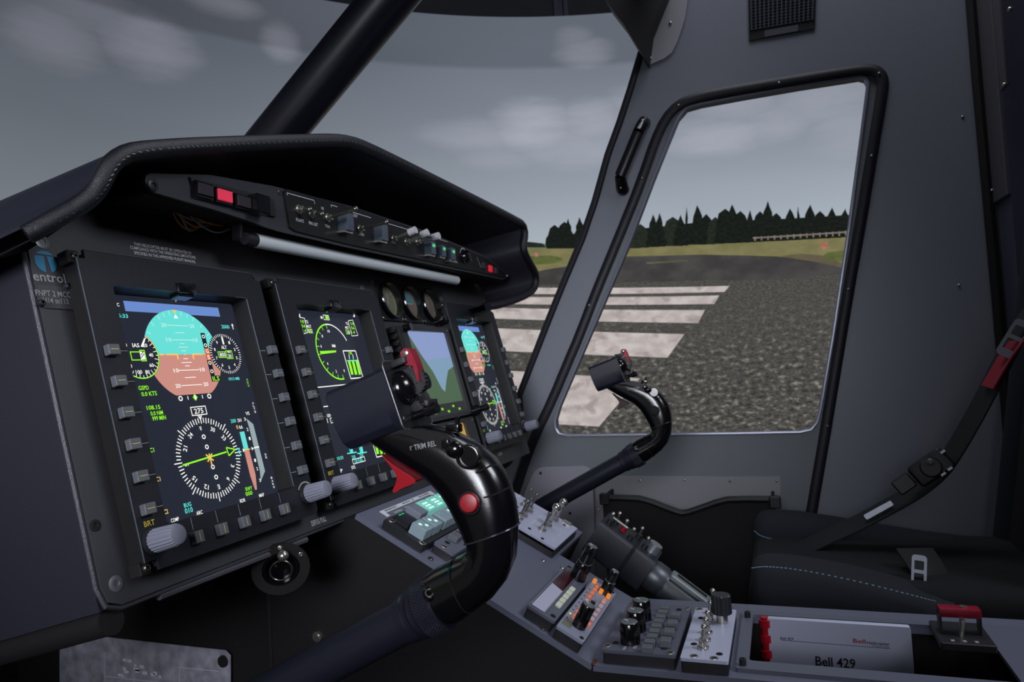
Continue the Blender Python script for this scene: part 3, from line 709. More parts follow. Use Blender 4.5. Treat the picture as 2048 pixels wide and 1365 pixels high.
    pc.box(GG, 40.9, 83.4, 50.6, 90.6, .9, 5); pc.box(GG, 50.7, 82, 55.3, 91.4, .9, 5); pc.rect(GW, 50.2, 83.2, 54.6, 90.4, 6)
    for k in range(2): pc.line(GBG, (50.6, 88.6 - k * 2.4), (54.2, 85.2 - k * 2.0), .7, 7)
    # altitude
    for i in range(50):
        t = math.radians(i * 7.2); l = 3.6 if i % 5 == 0 else 2.6
        pc.line(GW, (alt[0] + 20.6 * math.sin(t), alt[1] - 20.6 * math.cos(t)), (alt[0] + (20.6 - l) * math.sin(t), alt[1] - (20.6 - l) * math.cos(t)), .65, 4)
    for i in range(10):
        t = math.radians(i * 36); pc.text(GW, str(i), (alt[0] + 14.2 * math.sin(t), alt[1] - 14.2 * math.cos(t)), 2.1, 3, 0, 5)
    pc.text(GW, 'ALT', (151, 79), 7.4, 3.6, 0, 5); pc.pts(GW, [(150.4, 76), (150.4, 69), (151.5, 67), (152.6, 69), (152.6, 76)], 6)
    pc.box(GG, 141.2, 83.6, 152, 89.4, .8, 5); pc.box(GG, 152, 82.6, 160, 90.6, .8, 5); pc.text(GW, '800', (146.8, 86.6), 8.4, 4, 0, 6); pc.text(GW, '20', (155.9, 88), 5, 3.6, 0, 6); pc.text(GW, '40', (155.9, 83.8), 5, 2.4, 0, 6)
    pc.text(GC, '2000', (160, 57.3), 11, 3.8, 0, 5); pc.line(GW, (170.4, 54.6), (170.4, 59.8), 1, 5); pc.pts(GW, [(168.8, 56), (170.4, 53.4), (172, 56)], 5)
    pc.text(GC, '1013 MB', (154.4, 111.5), 15, 3.0, 0, 5)
    pc.text(GC, '15:33', (41, 51.3), 12, 3.4, 0, 5); pc.text(GW, '°C', (38.8, 41.3), 4, 3, 0, 5)
    for s, x, v, w_ in (('GSPD', 46, 115.2, 10.5), ('0.0 KTS', 50.3, 120.6, 16), ('108.15', 51.4, 132.8, 14.2), ('0.0 NM', 53.4, 137.9, 13), ('999 MIN', 54.6, 142.4, 14.4), ('C1', 40, 168.6, 4.4), ('RWY', 138.2, 219.6, 9), ('000', 136.8, 224, 9.2)): pc.text(GG, s, (x, v), w_, 3.7, 0, 5)
    for s, x, v, w_ in (('C1', 39.6, 193.2, 4.4), ('C2', 39.8, 220.6, 4.6), ('0', 142.6, 159.7, 2.6)): pc.text(GY, s, (x, v), w_, 3.8, 0, 5)
    for s, x, v, w_ in (('COMP', 46.8, 229, 8.4), ('ARC', 73.6, 228.8, 7), ('RDR', 126.6, 228.8, 7), ('MAP', 152.7, 228.8, 7), ('VS', 161, 147.6, 5.4), ('DH', 147.8, 153.4, 5), ('RA', 147.6, 160.3, 4.6)): pc.text(GW, s, (x, v), w_, 3.4, 0, 5)
    pc.text(GC, '200', (139.4, 153.2), 7, 3.6, 0, 5); pc.text(GC, 'BUG', (63, 219.6), 8, 3.6, 0, 5); pc.text(GC, '010', (63, 224.4), 8.6, 4.4, 0, 5)
    for s, mt, x, v0, v1 in (('ADU', GG, 172.2, 111.5, 121), ('ALTS', GW, 172.3, 136.2, 148.4), ('DR', GW, 172, 189.7, 195.5), ('BARO', GW, 172.3, 213.4, 226)):
        for i, c in enumerate(s): pc.text(mt, c, (x, v0 + (v1 - v0) * (i + .5) / len(s)), 2.2, 2.2, 0, 5)
    # slip scale
    for x in (82.4, 116.6): pc.arc(GW, (x, 127), 1.9, 0, 360, 1.1, 5)
    for x in (90.9, 108.2): pc.line(GW, (x, 125.3), (x, 128.7), .9, 5)
    pc.pts(GG, [(99.4, 123.6), (102.2, 127), (99.4, 130.4), (96.6, 127)], 5); pc.rect(GW, 98.6, 125, 100.2, 129, 6)
    # heading box and rose
    pc.box(GW, 91.2, 136, 108.7, 143.6, .9, 5); pc.text(GW, '275', (99.8, 139.9), 11, 4.8, 0, 5); pc.line(GW, (97, 143.6), (99.5, 148), .9, 5); pc.line(GW, (102, 143.6), (99.5, 148), .9, 5)
    h = (99.5, 183.7)
    for i in range(72):
        t = math.radians(i * 5); l = 4.6 if i % 2 else 5.4
        pc.line(GW, (h[0] + 37.2 * math.sin(t), h[1] - 37.2 * math.cos(t)), (h[0] + (37.2 - l) * math.sin(t), h[1] - (37.2 - l) * math.cos(t)), .95, 5)
    for a in range(0, 360, 45):
        t = math.radians(a); pc.line(GW, (h[0] + 36 * math.sin(t), h[1] - 36 * math.cos(t)), (h[0] + 40.4 * math.sin(t), h[1] - 40.4 * math.cos(t)), .95, 5)
    for s, hd in (('W', 270), ('30', 300), ('33', 330), ('3', 30), ('6', 60), ('E', 90), ('12', 120), ('15', 150), ('S', 180), ('21', 210), ('24', 240)):
        t = math.radians(hd - 275); pc.text(GW, s, (h[0] + 27.6 * math.sin(t), h[1] - 27.6 * math.cos(t)), 2.6 * len(s), 4.2, -(hd - 275), 5)
    pc.line(GG, (67.5, 185.9), (121, 181.4), 1.5, 7)
    for q in (((132.6, 180.6), (122, 177.3)), ((122, 177.3), (123, 185.4)), ((123, 185.4), (132.6, 180.6))): pc.line(GG, q[0], q[1], 1.2, 7)
    for d_ in ((98.3, 164.1), (99.1, 173.7), (100.5, 192.5), (101.5, 202.1)): pc.arc(GW, d_, 1.7, 0, 360, 1, 6)
    pc.line(GY, (99.5, 180), (99.8, 191), 1.5, 8); pc.line(GY, (95.5, 180.4), (103, 187), 1.4, 8); pc.line(GY, (103, 180.4), (95.8, 187), 1.4, 8)
    for q in (((134.6, 180), (138.6, 180.4)), ((138.6, 180.4), (136, 183.6)), ((136, 183.6), (138.8, 187)), ((138.8, 187), (134.8, 187.4))): pc.line(GC, q[0], q[1], 1, 7)
    # radio height and vertical speed
    pc.solo('radio_height_bar', GSKY, [(144, 164.8), (150.4, 164.8), (150.4, 182.5), (144, 182.5)], 5, scn); pc.solo('ground_bar', GGND, [(144, 182.6), (150.9, 182.6), (151.4, 208), (148.4, 222.4), (145.8, 222.4), (144, 208)], 5, scn)
    pc.pts(GW, [(142.4, 181), (145.6, 182.9), (142.4, 184.6)], 6); pc.line(GY, (144, 182.8), (152.5, 182.8), 1, 6)
    pc.solo('vertical_speed_scale', GPALE, [(157.6, 152.4), (165.2, 159), (165.4, 207), (156, 216), (158.4, 206), (158.4, 162)], 5, scn); pc.line(GW, (158, 182.5), (165.4, 182.3), 1.4, 6); pc.pts(GW, [(154.6, 181), (157.6, 182.8), (154.6, 184.6)], 6)
    for s, v in (('3', 153), ('2', 163.4), ('1', 172.6), ('1', 194.6), ('2', 203), ('3', 214.6)): pc.text(GW, s, (155.4, v), 2.2, 3.2, 0, 6)
    pc.arc(GW, (98.6, 31.6), 6, 60, 120, .5, 3)
GPALE_S = gd('pale_turquoise', (196, 240, 228), 1)
dl_ = ('large flight display at the left end of the panel with turquoise horizon ball',
       'engine display second from the left with a green arc gauge and bar graphs',
       'flight display at the right end of the panel beside the windscreen pillar')
u1, s1, f1 = make_unit(0, dl_[0], 'large flight displays in the panel')
pc = Pic(f1); pfd(pc, s1); pc.done(s1)
# identical unit at the right end: copied with all its parts
bpy.context.view_layer.update()
u3 = copy_tree(u1); u3.location = u1.location + V((.6745, 0, 0)); u3['label'] = dl_[2]
u2, s2, f2 = make_unit(.2402, dl_[1], 'large flight displays in the panel')
# engine page
pc = Pic(f2)
def e8(X, Y):
    x, y = onPan(520 + X / 2.625, 540 + Y / 2.625, -.012); return ((x - .2402) * 1000, -y * 1000)
def pp(self, x, v): x = x / 1000 + .2402; v /= 1000; return (x + (x + .411) * .0155 - .2402, -(v + (v - .236) * .0155))
pc.p = pp.__get__(pc)
L = lambda mt, a, b_, w_=.8: pc.line(mt, e8(*a), e8(*b_), w_)
c8 = e8(392, 430)
pc.arc(GG, c8, 36, 172, 352, 1.8); pc.arc(GW, c8, 36, -8, 66, 1.5)
for i in range(11):
    a = math.radians(174 + i * 18); pc.line(GG, (c8[0] + 35 * math.sin(a), c8[1] - 35 * math.cos(a)), (c8[0] + 30 * math.sin(a), c8[1] - 30 * math.cos(a)), .8)
for s, a in (('0', 160), ('2', 198), ('4', 235), ('6', 285), ('8', 318), ('10', 356)):
    t = math.radians(a); pc.text(GW, s, (c8[0] + 26.5 * math.sin(t), c8[1] - 26.5 * math.cos(t)), 2.4 * len(s), 3.6)
pc.pts(GG, [e8(312, 428), e8(398, 424), e8(398, 434), e8(318, 444)], 4); pc.text(GW, 'MM', e8(386, 400), 7, 4)
for x, s in ((200, 1), (500, -1)):
    cxx = e8(x + 12 * s, 290)
    pc.pts(GW, [e8(x + 6 * s, 228), e8(x + 12 * s, 248), e8(x + 2 * s, 248)], 3)
for q in (((205, 250), (232, 254)), ((232, 254), (250, 330)), ((250, 330), (228, 336))): L(GW, *q)
for i, s in enumerate(('10', '54', '1.4')): pc.text(GG, s, e8(220 + i * 6, 272 + i * 24), 7, 4)
pc.text(GW, 'TQ', e8(243, 274), 6, 3.6); pc.text(GW, 'MGT', e8(256, 298), 9, 3.6); pc.box(GG, *e8(250, 312), *e8(276, 332)); pc.text(GW, 'NG', e8(262, 322), 6, 3.6)
for q in (((462, 268), (486, 264)), ((486, 264), (514, 345)), ((514, 345), (482, 348)), ((482, 348), (462, 268))): L(GW, *q)
for i, s in enumerate(('10', '56', '1.4')): pc.text(GG, s, e8(484 + i * 2, 284 + i * 22), 8, 4)
pc.text(GW, 'TQ', e8(456, 284), 6, 3.4); pc.text(GW, 'MGT', e8(456, 304), 8, 3.4); pc.box(GG, *e8(449, 316), *e8(470, 338)); pc.text(GW, 'NG', e8(464, 328), 6, 3.4)
pc.box(GW, *e8(330, 238), *e8(364, 264)); pc.rect(GG, *e8(340, 242), *e8(360, 260), 3); pc.rect(GW, *e8(316, 244), *e8(328, 258), 3)
q_ = [e8(435, 426), e8(500, 426), e8(540, 566), e8(476, 572)]
for i in range(4): pc.line(GW, q_[i], q_[(i + 1) % 4], 1.4)
pc.text(GG, 'NR', e8(474, 438), 8, 3.8)
for i in range(3): pc.pts(GG, [e8(460 + i * 20, 478), e8(472 + i * 20, 478), e8(490 + i * 20, 550), e8(478 + i * 20, 552)], 3)
pc.line(GC, e8(456, 478), e8(514, 476), 1.6); L(GW, (466, 446), (470, 470), 1.2); L(GW, (486, 446), (490, 470), 1.2)
L(GW, (302, 618), (520, 596), 1.2); L(GW, (332, 720), (560, 690), 1.2)
pc.text(GW, 'GEN 2', e8(366, 765), 12, 3.6); pc.box(GW, *e8(366, 780), *e8(402, 800)); pc.rect(GG, *e8(376, 782), *e8(398, 798), 3)
L(GW, (350, 780), (356, 805), 1)
for x in (447, 500):
    L(GC, (x, 855), (x + 28, 965), 1.2); pc.pts(GC, [e8(x + 14, 890), e8(x + 28, 888), e8(x + 42, 962), e8(x + 30, 965)], 3); L(GC, (x + 10, 966), (x + 60, 958), 1.4)
pc.text(GC, '250', e8(490, 984), 8, 4); pc.text(GC, '250', e8(531, 973), 8, 4); pc.box(GW, *e8(484, 998), *e8(552, 1004)); pc.text(GC, 'LB FUEL', e8(518, 1001), 18, 4.4)
pc.text(GC, '10:33', e8(420, 989), 12, 3.8); pc.text(GW, 'P', e8(427, 1055), 4, 4); pc.text(GW, 'SYS', e8(489, 1038), 8, 3.8)
q_ = [e8(592, 915), e8(660, 900), e8(672, 970), e8(612, 985)]
for i in range(4): pc.line(GW, q_[i], q_[(i + 1) % 4], 1.3)
for i in range(3): pc.pts(GG, [e8(602 + i * 20, 918), e8(614 + i * 20, 916), e8(624 + i * 20, 966), e8(612 + i * 20, 970)], 3)
pc.done(s2)

# ================================================================== STANDBY GAUGES AND NAVIGATION UNITS
GLASS = mat('gauge_cream', (120, 118, 104), .5, var=.15, scale=90)
gl = [('altimeter', 'round standby gauge with cream and green dial, left of the three', (122, 120, 104)), ('attitude', 'round standby horizon gauge, middle of the three', (128, 112, 100)), ('airspeed', 'round standby gauge with a black setting knob, right of the three', (124, 110, 100))]
for i, (k, lab, colr) in enumerate(gl):
    x = .520 + i * .0653; y = -.003; fr = PAN @ Matrix.Translation((x, y, PL))
    t = thing('standby_gauge', lab, 'gauge', PAN @ V((x, y - .03, PL)), 'standby gauges in the centre of the panel')
    b = MB(fr); b.prism(rrect(-.0318, -.031, .0318, .031, .003, 3), 0, .004, holes=[[(.0262 * math.cos(2 * math.pi * j / 32), .0262 * math.sin(2 * math.pi * j / 32)) for j in range(32)]]); b.build('flange', BLACK, t)
    b = MB(fr); b.lathe((0, 0, .004), (0, 0, 1), [(-.001, .0272), (.006, .0290), (.008, .0282), (.0082, .0268), (-.0005, .0262)], 36, cap=False); b.build('rim', GLOSSB, t)
    b = MB(fr); b.disc((0, 0), .0265, .0010, 40); dl2 = b.build('dial', mat('dial_' + k, colr, .5, var=.12, scale=120), t)
    if i == 1:
        b = MB(fr); b.flat([(.019 * math.cos(math.radians(a)), .019 * math.sin(math.radians(a))) for a in range(0, 181, 10)], .0014); b.build('sky_half', mat('dial_blue', (90, 140, 150), .5), dl2)
        b = MB(fr); b.line((-.012, 0), (.012, 0), .0012, .0018); b.build('index', WHITEP, dl2)
    else:
        b = MB(fr)
        for j in range(30):
            a = 2 * math.pi * j / 30; b.line((.024 * math.cos(a), .024 * math.sin(a)), (.021 * math.cos(a), .021 * math.sin(a)), .0006, .0014)
        b.build('scale_marks', WHITEP, dl2)
        if i == 0: b = MB(fr); b.arc((0, 0), .0228, 20, 300, .0022, .0013); b.build('green_arc', mat('dial_green', (126, 150, 60), .5), dl2)
        b = MB(fr); b.line((0, -.004), (.004, .018), .0012, .0018); b.build('needle', WHITEP, dl2)
    if i == 2: b = MB(fr); b.lathe((.012, -.026, .006), (0, 0, 1), [(-.003, .008), (.014, .0078), (.016, .006)], 18, flute=.06); b.build('setting_knob', GLOSSB, t)
    for sx in (-1, 1):
        for sy in (-1, 1): screw(t, fr, sx * .0285, sy * .0278, .004, .0016, .0008, STEEL)
def nav_unit(lab, x0, y0, x1, y1, sx0, sy0, sx1, sy1):
    t = thing('navigation_unit', lab, 'display', PAN @ V(((x0 + x1) / 2, y0, PL)))
    b = MB(PAN); b.prism(rrect(x0, y0, x1, y1, .004, 3), PL, -.002, holes=[rrect(sx0, sy0, sx1, sy1, .002, 2)]); b.build('case', mat('navigation_case', (52, 52, 56), .4, bump=.1, scale=900), t)
    b = MB(PAN); b.box(((sx0 + sx1) / 2, (sy0 + sy1) / 2, -.0075), (sx1 - sx0 + .003, sy1 - sy0 + .003, .002)); s = b.build('screen', gd('nav_slate', (60, 72, 62), 1), t)
    for q in ((x0 + .006, y1 - .006), (x1 - .006, y1 - .006), (x0 + .006, y0 + .006), (x1 - .006, y0 + .006)): screw(t, PAN, q[0], q[1], -.002, .003, .0015, DSTEEL)
    return t, s
t, s = nav_unit('grey navigation display with a blue and green terrain picture below the standby gauges', .489, -.1945, .664, -.0465, .520, -.188, .652, -.054)
z = -.0064
b = MB(PAN); b.rect(.520, -.188, .652, -.054, z); b.build('terrain_green', gd('terrain', (74, 98, 76), 1), s, 0)
b = MB(PAN); b.flat([(.522, -.054), (.652, -.054), (.652, -.112), (.628, -.118), (.612, -.134), (.596, -.152), (.588, -.146), (.574, -.118), (.552, -.092), (.530, -.062)], z + .0002); b.build('water_blue', gd('water', (134, 152, 196), 1), s, 0)
b = MB(PAN); b.flat([(.560, -.100), (.652, -.096), (.652, -.112), (.628, -.118), (.612, -.134), (.596, -.152), (.588, -.146), (.574, -.118)], z + .0003); b.build('water_blue', gd('water2', (124, 154, 180), 1), s, 0)
b = MB(PAN)
for q in ((.575, -.068), (.60, -.066), (.582, -.08), (.62, -.085), (.64, -.07)): b.text('H', q, .003, .003, z + .0005)
b.build('map_marks', GPALE, s, 0)
b = MB(PAN); b.rect(.520, -.188, .652, -.170, z + .0003); b.build('dark_strip', gd('strip', (44, 46, 50), 1), s, 0)
b = MB(PAN)
for q in ((.535, -.176), (.545, -.182), (.57, -.178), (.59, -.183), (.61, -.176), (.63, -.182)): b.text('NM', q, .007, .004, z + .0005)
b.build('readouts', GG, s, 0)
b = MB(PAN); b.tube([(.489, -.05, .001), (.489, -.19, .001)], .0035, 8)
for i in range(14): b.box((.484, -.056 - i * .0098, -.008), (.012, .005, .012), .001)
b.build('cooling_fins', VOID, t)
for q in ((.513, -.052),): b = MB(PAN); b.cyl((q[0], q[1], -.003), (q[0], q[1], .010), .006, .0055, 14); b.build('knob', GLOSSB, t)
b = MB(PAN); b.lathe((.670, -.1905, -.004), (0, 0, 1), [(0, .009), (.014, .0088), (.016, .005), (.030, .0055), (.031, .004)], 18); b.build('selector_knob', GLOSSB, t)
t, s = nav_unit('lower navigation unit with a small colour map, mostly behind the stick grip', .489, -.262, .664, -.1985, .52, -.255, .628, -.205)
b = MB(PAN); b.rect(.52, -.255, .628, -.205, z); b.build('map_green', gd('mapgreen', (92, 132, 62), 1), s, 0)
b = MB(PAN); b.flat([(.56, -.205), (.628, -.205), (.628, -.228), (.59, -.236)], z + .0002); b.build('map_orange', gd('maporange', (190, 150, 70), 1), s, 0)
b = MB(PAN); b.rect(.59, -.252, .625, -.238, z + .0002); b.build('map_teal', gd('mapteal', (96, 150, 130), 1), s, 0)
# ================================================================== GLARESHIELD
LIP = [(62, 481, -.02), (90, 466, -.025), (120, 448, -.03), (160, 426, -.035), (185, 409, -.04), (203, 390, -.043), (214, 370, -.046), (224, 350, -.048), (237, 332, -.05), (262, 318, -.052), (300, 312, -.055),
       (380, 305, -.06), (450, 301, -.063), (530, 296, -.066), (620, 292, -.07), (672, 290, -.075), (700, 293, -.078), (730, 303, -.08), (800, 335, -.08), (890, 378, -.08), (980, 421, -.08), (1030, 446, -.08), (1045, 454, -.08),
       (1048, 468, -.08), (1044, 488, -.08), (1047, 508, -.08), (1058, 530, -.08), (1068, 546, -.08), (1071, 560, -.078), (1066, 575, -.074), (1050, 586, -.068), (1025, 596, -.058), (1000, 604, -.05), (975, 608, -.04)]
lip = [onY(px, py, y) for px, py, y in LIP]
lip = smooth_loop(lip, 1, False)
gs = thing('glareshield', 'black leatherette glareshield hood with stitched rolled edge over the instrument panel', 'hood', (.45, 0, 1.06))
back = []
for p in lip:
    k = max(0., min(1., (p.x + .03) / .06))
    back.append(V((p.x, .085, p.z - .024)))
b = MB(); n = len(lip)
b.loft([lip, [l.lerp(q, .5) + V((0, 0, .0)) for l, q in zip(lip, back)], back], closed=False, cap=False)
b.build('hood_lining', mat('hood_lining_black', (44, 44, 53), .35, bump=.15, scale=700), gs)
sh = [p + V((0, 0, 0)) for p in lip]
def outset(p, i, d):
    a = lip[max(0, i - 1)]; c = lip[min(n - 1, i + 1)]; t = V((c.x - a.x, 0, c.z - a.z)).normalized(); return p + V((-t.z, 0, t.x)) * d
o1 = [outset(p, i, .010) for i, p in enumerate(lip)]; o2 = [outset(p, i, .012) for i, p in enumerate(back)]
o3 = [V((p.x, .36, p.z - .075)) for p in o2]
b = MB(); b.loft([o1, o2, o3], closed=False, cap=False); b.build('outer_skin', COWL, gs)
b = MB(); b.loft([[V((p.x, .086, p.z - .024)) for p in lip], [V((p.x, .086, 1.0)) for p in lip]], closed=False, cap=False); b.build('rear_wall', VOID, gs)
b = MB(); b.tube([outset(p, i, .005) for i, p in enumerate(lip)], .0075, 12); b.build('rolled_edge', LEATHER, gs)
# stitches along the roll
dense = smooth_loop(lip, 2, False); b = MB(); acc = 0
for i in range(1, len(dense)):
    acc += (dense[i] - dense[i - 1]).length
    if acc > .0042:
        acc = 0; d = (dense[i] - dense[i - 1]).normalized(); nrm = V((-d.z, 0, d.x))
        c = dense[i] + nrm * .004 + V((0, -.0072, 0)); b.tube([c - d * .0012 + nrm * .0006, c + d * .0012 - nrm * .0006], .0006, 5)
b.build('stitches', mat('grey_thread', (84, 86, 96), .4), gs, kind='stuff')

# ------------------------------------------------------------------ switch strip under the hood
YS = -.032
STR = frame((0, YS, 0), (1, 0, 0), (0, 0, 1), (0, -1, 0))      # x right, y = world height, z to viewer
def st(px, py, off=0): p = onY(px, py, YS - off); return (p.x, p.z)
bp = thing('overhead_switch_strip', 'narrow grey strip of switches and warning lights under the glareshield', 'switch panel', (.45, YS, 1.09))
base = [st(*q) for q in ((292, 352), (300, 347), (420, 350), (545, 372), (700, 412), (850, 462), (975, 514), (1012, 545), (1015, 555), (1005, 560), (850, 526), (700, 495), (560, 462), (430, 420), (312, 386), (296, 374), (290, 362))]
b = MB(STR); b.prism(base, -.004, 0); b.build('strip_plate', mat('strip_grey', (54, 55, 62), .45, bump=.08, scale=1200), bp)
fpl = [st(*q, .001) for q in ((566, 383), (572, 379), (700, 414), (850, 465), (975, 519), (1010, 547), (1008, 556), (850, 522), (700, 490), (590, 463), (578, 455))]
b = MB(STR); b.prism(fpl, .0002, .0025); b.build('black_face', mat('black_face_paint', (15, 15, 18), .5), bp)
x, y = st(305, 371); screw(bp, STR, x, y, 0, .0052, .002, BLACK); x, y = st(559, 385); screw(bp, STR, x, y, 0, .003, .0015)
# housing shelf behind and under the strip
b = MB(); l0 = onY(296, 374, YS); l1 = onY(1005, 560, YS); b.box(((l0.x + l1.x) / 2, YS + .03, 1.110), (l1.x - l0.x, .05, .024), .002); b.build('strip_housing', VOID, bp)
b = MB(STR); q = [st(*k) for k in ((380, 357), (386, 360), (397, 393), (392, 395))]; 
ann = [st(*k, .003) for k in ((381, 354), (547, 398), (553, 434), (394, 396))]
b.prism(ann, 0, .003); fr_ = b.build('annunciator_frame', BLACK, bp)
for px, py, colr, nm, e in ((410, 380, (52, 44, 54), 'dim_light', 0), (449, 392, (204, 48, 74), 'red_light', 1), (487, 404, (52, 44, 54), 'dim_light', 0)):
    x, y = st(px, py, .006); b = MB(STR); b.box((x, y, .004), (.0228, .0142, .004), .0008); h_ = b.build('light_body', GLOSSB, fr_)
    b = MB(STR); b.box((x, y, .0068), (.0185, .0108, .0022), .0005)
    b.build(nm, mat('lens_' + nm, colr, .4, emit=.55 if e else 0), fr_)
x, y = st(524, 409, .012); b = MB(STR); b.box((x, y, .008), (.020, .019, .014), .001); b.build('push_button', GLOSSB, bp)
def toggle(px, py, dx, dz, l, parent, guard=None, tip=None):
    x, y = st(px, py, .003); b = MB(STR); b.lathe((x, y, .002), (0, 0, 1), [(0, .0052), (.002, .0052), (.0025, .0036), (.007, .0034), (.0072, .0022)], 14); t_ = b.build('toggle_bush', STEEL, parent)
    d = V((dx, dz, 1)).normalized(); p = V((x, y, .006)); e = p + d * l
    b = MB(STR); b.cyl(p, e, .0018, .0027, 10); b.sph(e, .0036, 12); b.build('toggle_lever', DSTEEL if not tip else STEEL, t_)
    if tip: b = MB(STR); b.cyl(e - d * .003, e + d * .008, .0052, .0052, 14); b.build('lever_cap', mat('pale_cap', (190, 192, 196), .5), t_)
GUARD = mat('clear_guard', (74, 84, 97), .25, .1)
def guard(px, py, w_, h_, green=False):
    x, y = st(px, py, .010); b = MB(STR); b.box((x, y, .008), (w_, h_, .014), .0008); g = b.build('switch_guard', GUARD, bp)
    b = MB(STR); b.box((x, y - h_ / 2 - .001, .007), (w_ * 1.15, .003, .010), .0005); b.build('guard_hinge', STEEL, g)
    if green: b = MB(STR); b.box((x - .0005, y + h_ * .18, .0152), (w_ * .5, h_ * .22, .001)); b.build('green_light', glow('green_led', (80, 230, 150), .8), g)
toggle(597, 419, .25, -.15, .010, bp); toggle(622, 428, .25, -.15, .010, bp); toggle(655, 436, .0, .15, .036, bp); toggle(719, 458, 0, .1, .036, bp)
guard(694, 445, .016, .022); guard(764, 466, .016, .022)
toggle(786, 478, .0, .25, .026, bp, tip=1); toggle(812, 484, .0, .3, .026, bp, tip=1); toggle(834, 484, 0, .15, .026, bp, tip=1)
guard(862, 497, .015, .020, True); guard(883, 503, .014, .018, True); guard(902, 509, .015, .020, True)
x, y = st(924, 514); b = MB(STR); b.lathe((x, y, .003), (0, 0, 1), [(0, .011), (.006, .0105), (.012, .006)], 18); b.build('rotary_knob', GLOSSB, bp)
b = MB(STR); b.arc((x, y), .014, -70, 70, .0016, .0028); b.build('rotary_scale', WHITEP, bp, 0)
for px, py, cc in ((968, 532, (50, 40, 50)), (981, 538, (206, 30, 50)), (992, 542, (50, 40, 50))):
    x, y = st(px, py, .004); b = MB(STR); b.box((x, y, .004), (.014, .012, .004), .0006); b.build('warning_light', mat('lens_red_on' if cc[0] > 100 else 'lens_dim_light', cc, .4, emit=.5 if cc[0] > 100 else 0), bp)
b = MB(STR)
def brk(l):
    for q0, q1 in zip(l, l[1:]): b.line(st(*q0, .003), st(*q1, .003), .0009, .0029)
brk([(575, 391), (574, 386), (628, 401), (630, 408)]); brk([(663, 415), (662, 410), (675, 414)]); brk([(694, 421), (742, 436)]); brk([(765, 444), (828, 463)]); brk([(858, 472), (895, 484)]); brk([(940, 512), (944, 523)]); brk([(954, 515), (962, 535)])
b.build('bracket_marks', WHITEP, bp, 0, kind='stuff')
for s, px, py, w_ in (('FLOATS', 600, 441, .0135), ('FIRE DET', 627, 448, .0165), ('TRIM', 655, 453, .010), ('OPEN', 723, 469, .012), ('ON', 645, 417, .005), ('TEST', 711, 432, .010), ('CLOSE', 787, 485, .010), ('NORM', 876, 516, .012), ('EMERG', 912, 524, .012)):
    x, y = st(px, py, .003); b = MB(STR); b.text(s, (x, y), w_, .0034, .0029); b.build('lettering', WHITEP, bp, 0)
x, y = st(1012, 552); b = MB(STR); b.sph((x, y, .002), .003, 8); b.build('end_screw', STEEL, bp)

# light tube below the strip
YT = -.012
p0 = onY(508, 481, YT); p1 = onY(912, 561, YT)
ml = thing('strip_lamp', 'long pale grey tube lamp mounted under the switch strip', 'lamp', ((p0.x + p1.x) / 2, YT, p0.z - .01))
b = MB(); b.cyl(p0, p1, .0078, None, 20); b.build('tube', mat('pale_diffuser', (212, 219, 224), .35, bump=.02, scale=300), ml)
b = MB(); b.cyl(p0 - V((.014, 0, 0)), p0, .0065, .0078, 14); b.build('end_cap', BLACK, ml)
b = MB(); b.box(((p0.x + p1.x) / 2, YT + .010, p0.z + .008), (p1.x - p0.x + .03, .014, .018), .002); b.build('lamp_housing', BLACK, ml)
# loose wiring hanging behind the strip on the left
wb_ = thing('wire_bundle', 'loose bundle of brown and grey wires hanging under the switch strip', 'wires', (.12, .0, 1.06))
WC = [mat('wire_brown', (170, 100, 50), .5), mat('wire_grey', (150, 144, 150), .5), mat('wire_dark', (50, 44, 46), .5), mat('wire_orange', (200, 120, 50), .5)]
for i in range(12):
    rnd = random.Random(i); a = onY(335 + rnd.uniform(-8, 50), 405 + rnd.uniform(-5, 15), .0); c = onY(400 + rnd.uniform(-30, 60), 450 + rnd.uniform(-12, 22), .01); e = onY(440 + rnd.uniform(-20, 60), 425 + rnd.uniform(0, 20), .02)
    b = MB(); b.tube(smooth_loop([a + V((.02, 0, .02)), a, (a + c) / 2 + V((0, 0, -.006)), c, e, e + V((.02, .01, .02))], 2, False), .0009, 6); b.build('wire', WC[i % 4], wb_)
# ================================================================== CYCLIC STICKS
XS = .04
def sk(px, py): return onX(px, py, XS)
cs = thing('cyclic_stick', 'gloss black control stick grip with red trigger and red button in the foreground', 'control stick', (XS, -.06, .62), 'pair of control sticks')
# shaft from under the panel to the collar
a0 = sk(866, 1212); a1 = sk(300, 1516); ax = (a0 - a1).normalized()
b = MB(); b.tube([a1 - ax * .02, a1, a1.lerp(a0, .5), a0], .0158, 28); b.build('shaft', SATINB, cs)
c0 = sk(826, 1233); b = MB()
b.lathe(c0, ax, [(-.006, .0158), (-.005, .0172), (.001, .0176), (.002, .0166), (.003, .0166), (.004, .0186), (.007, .0190), (.0075, .0178), (.0095, .0178), (.010, .0196), (.0125, .0199), (.0128, .016)], 36); b.build('collar_rings', SATINB, cs)
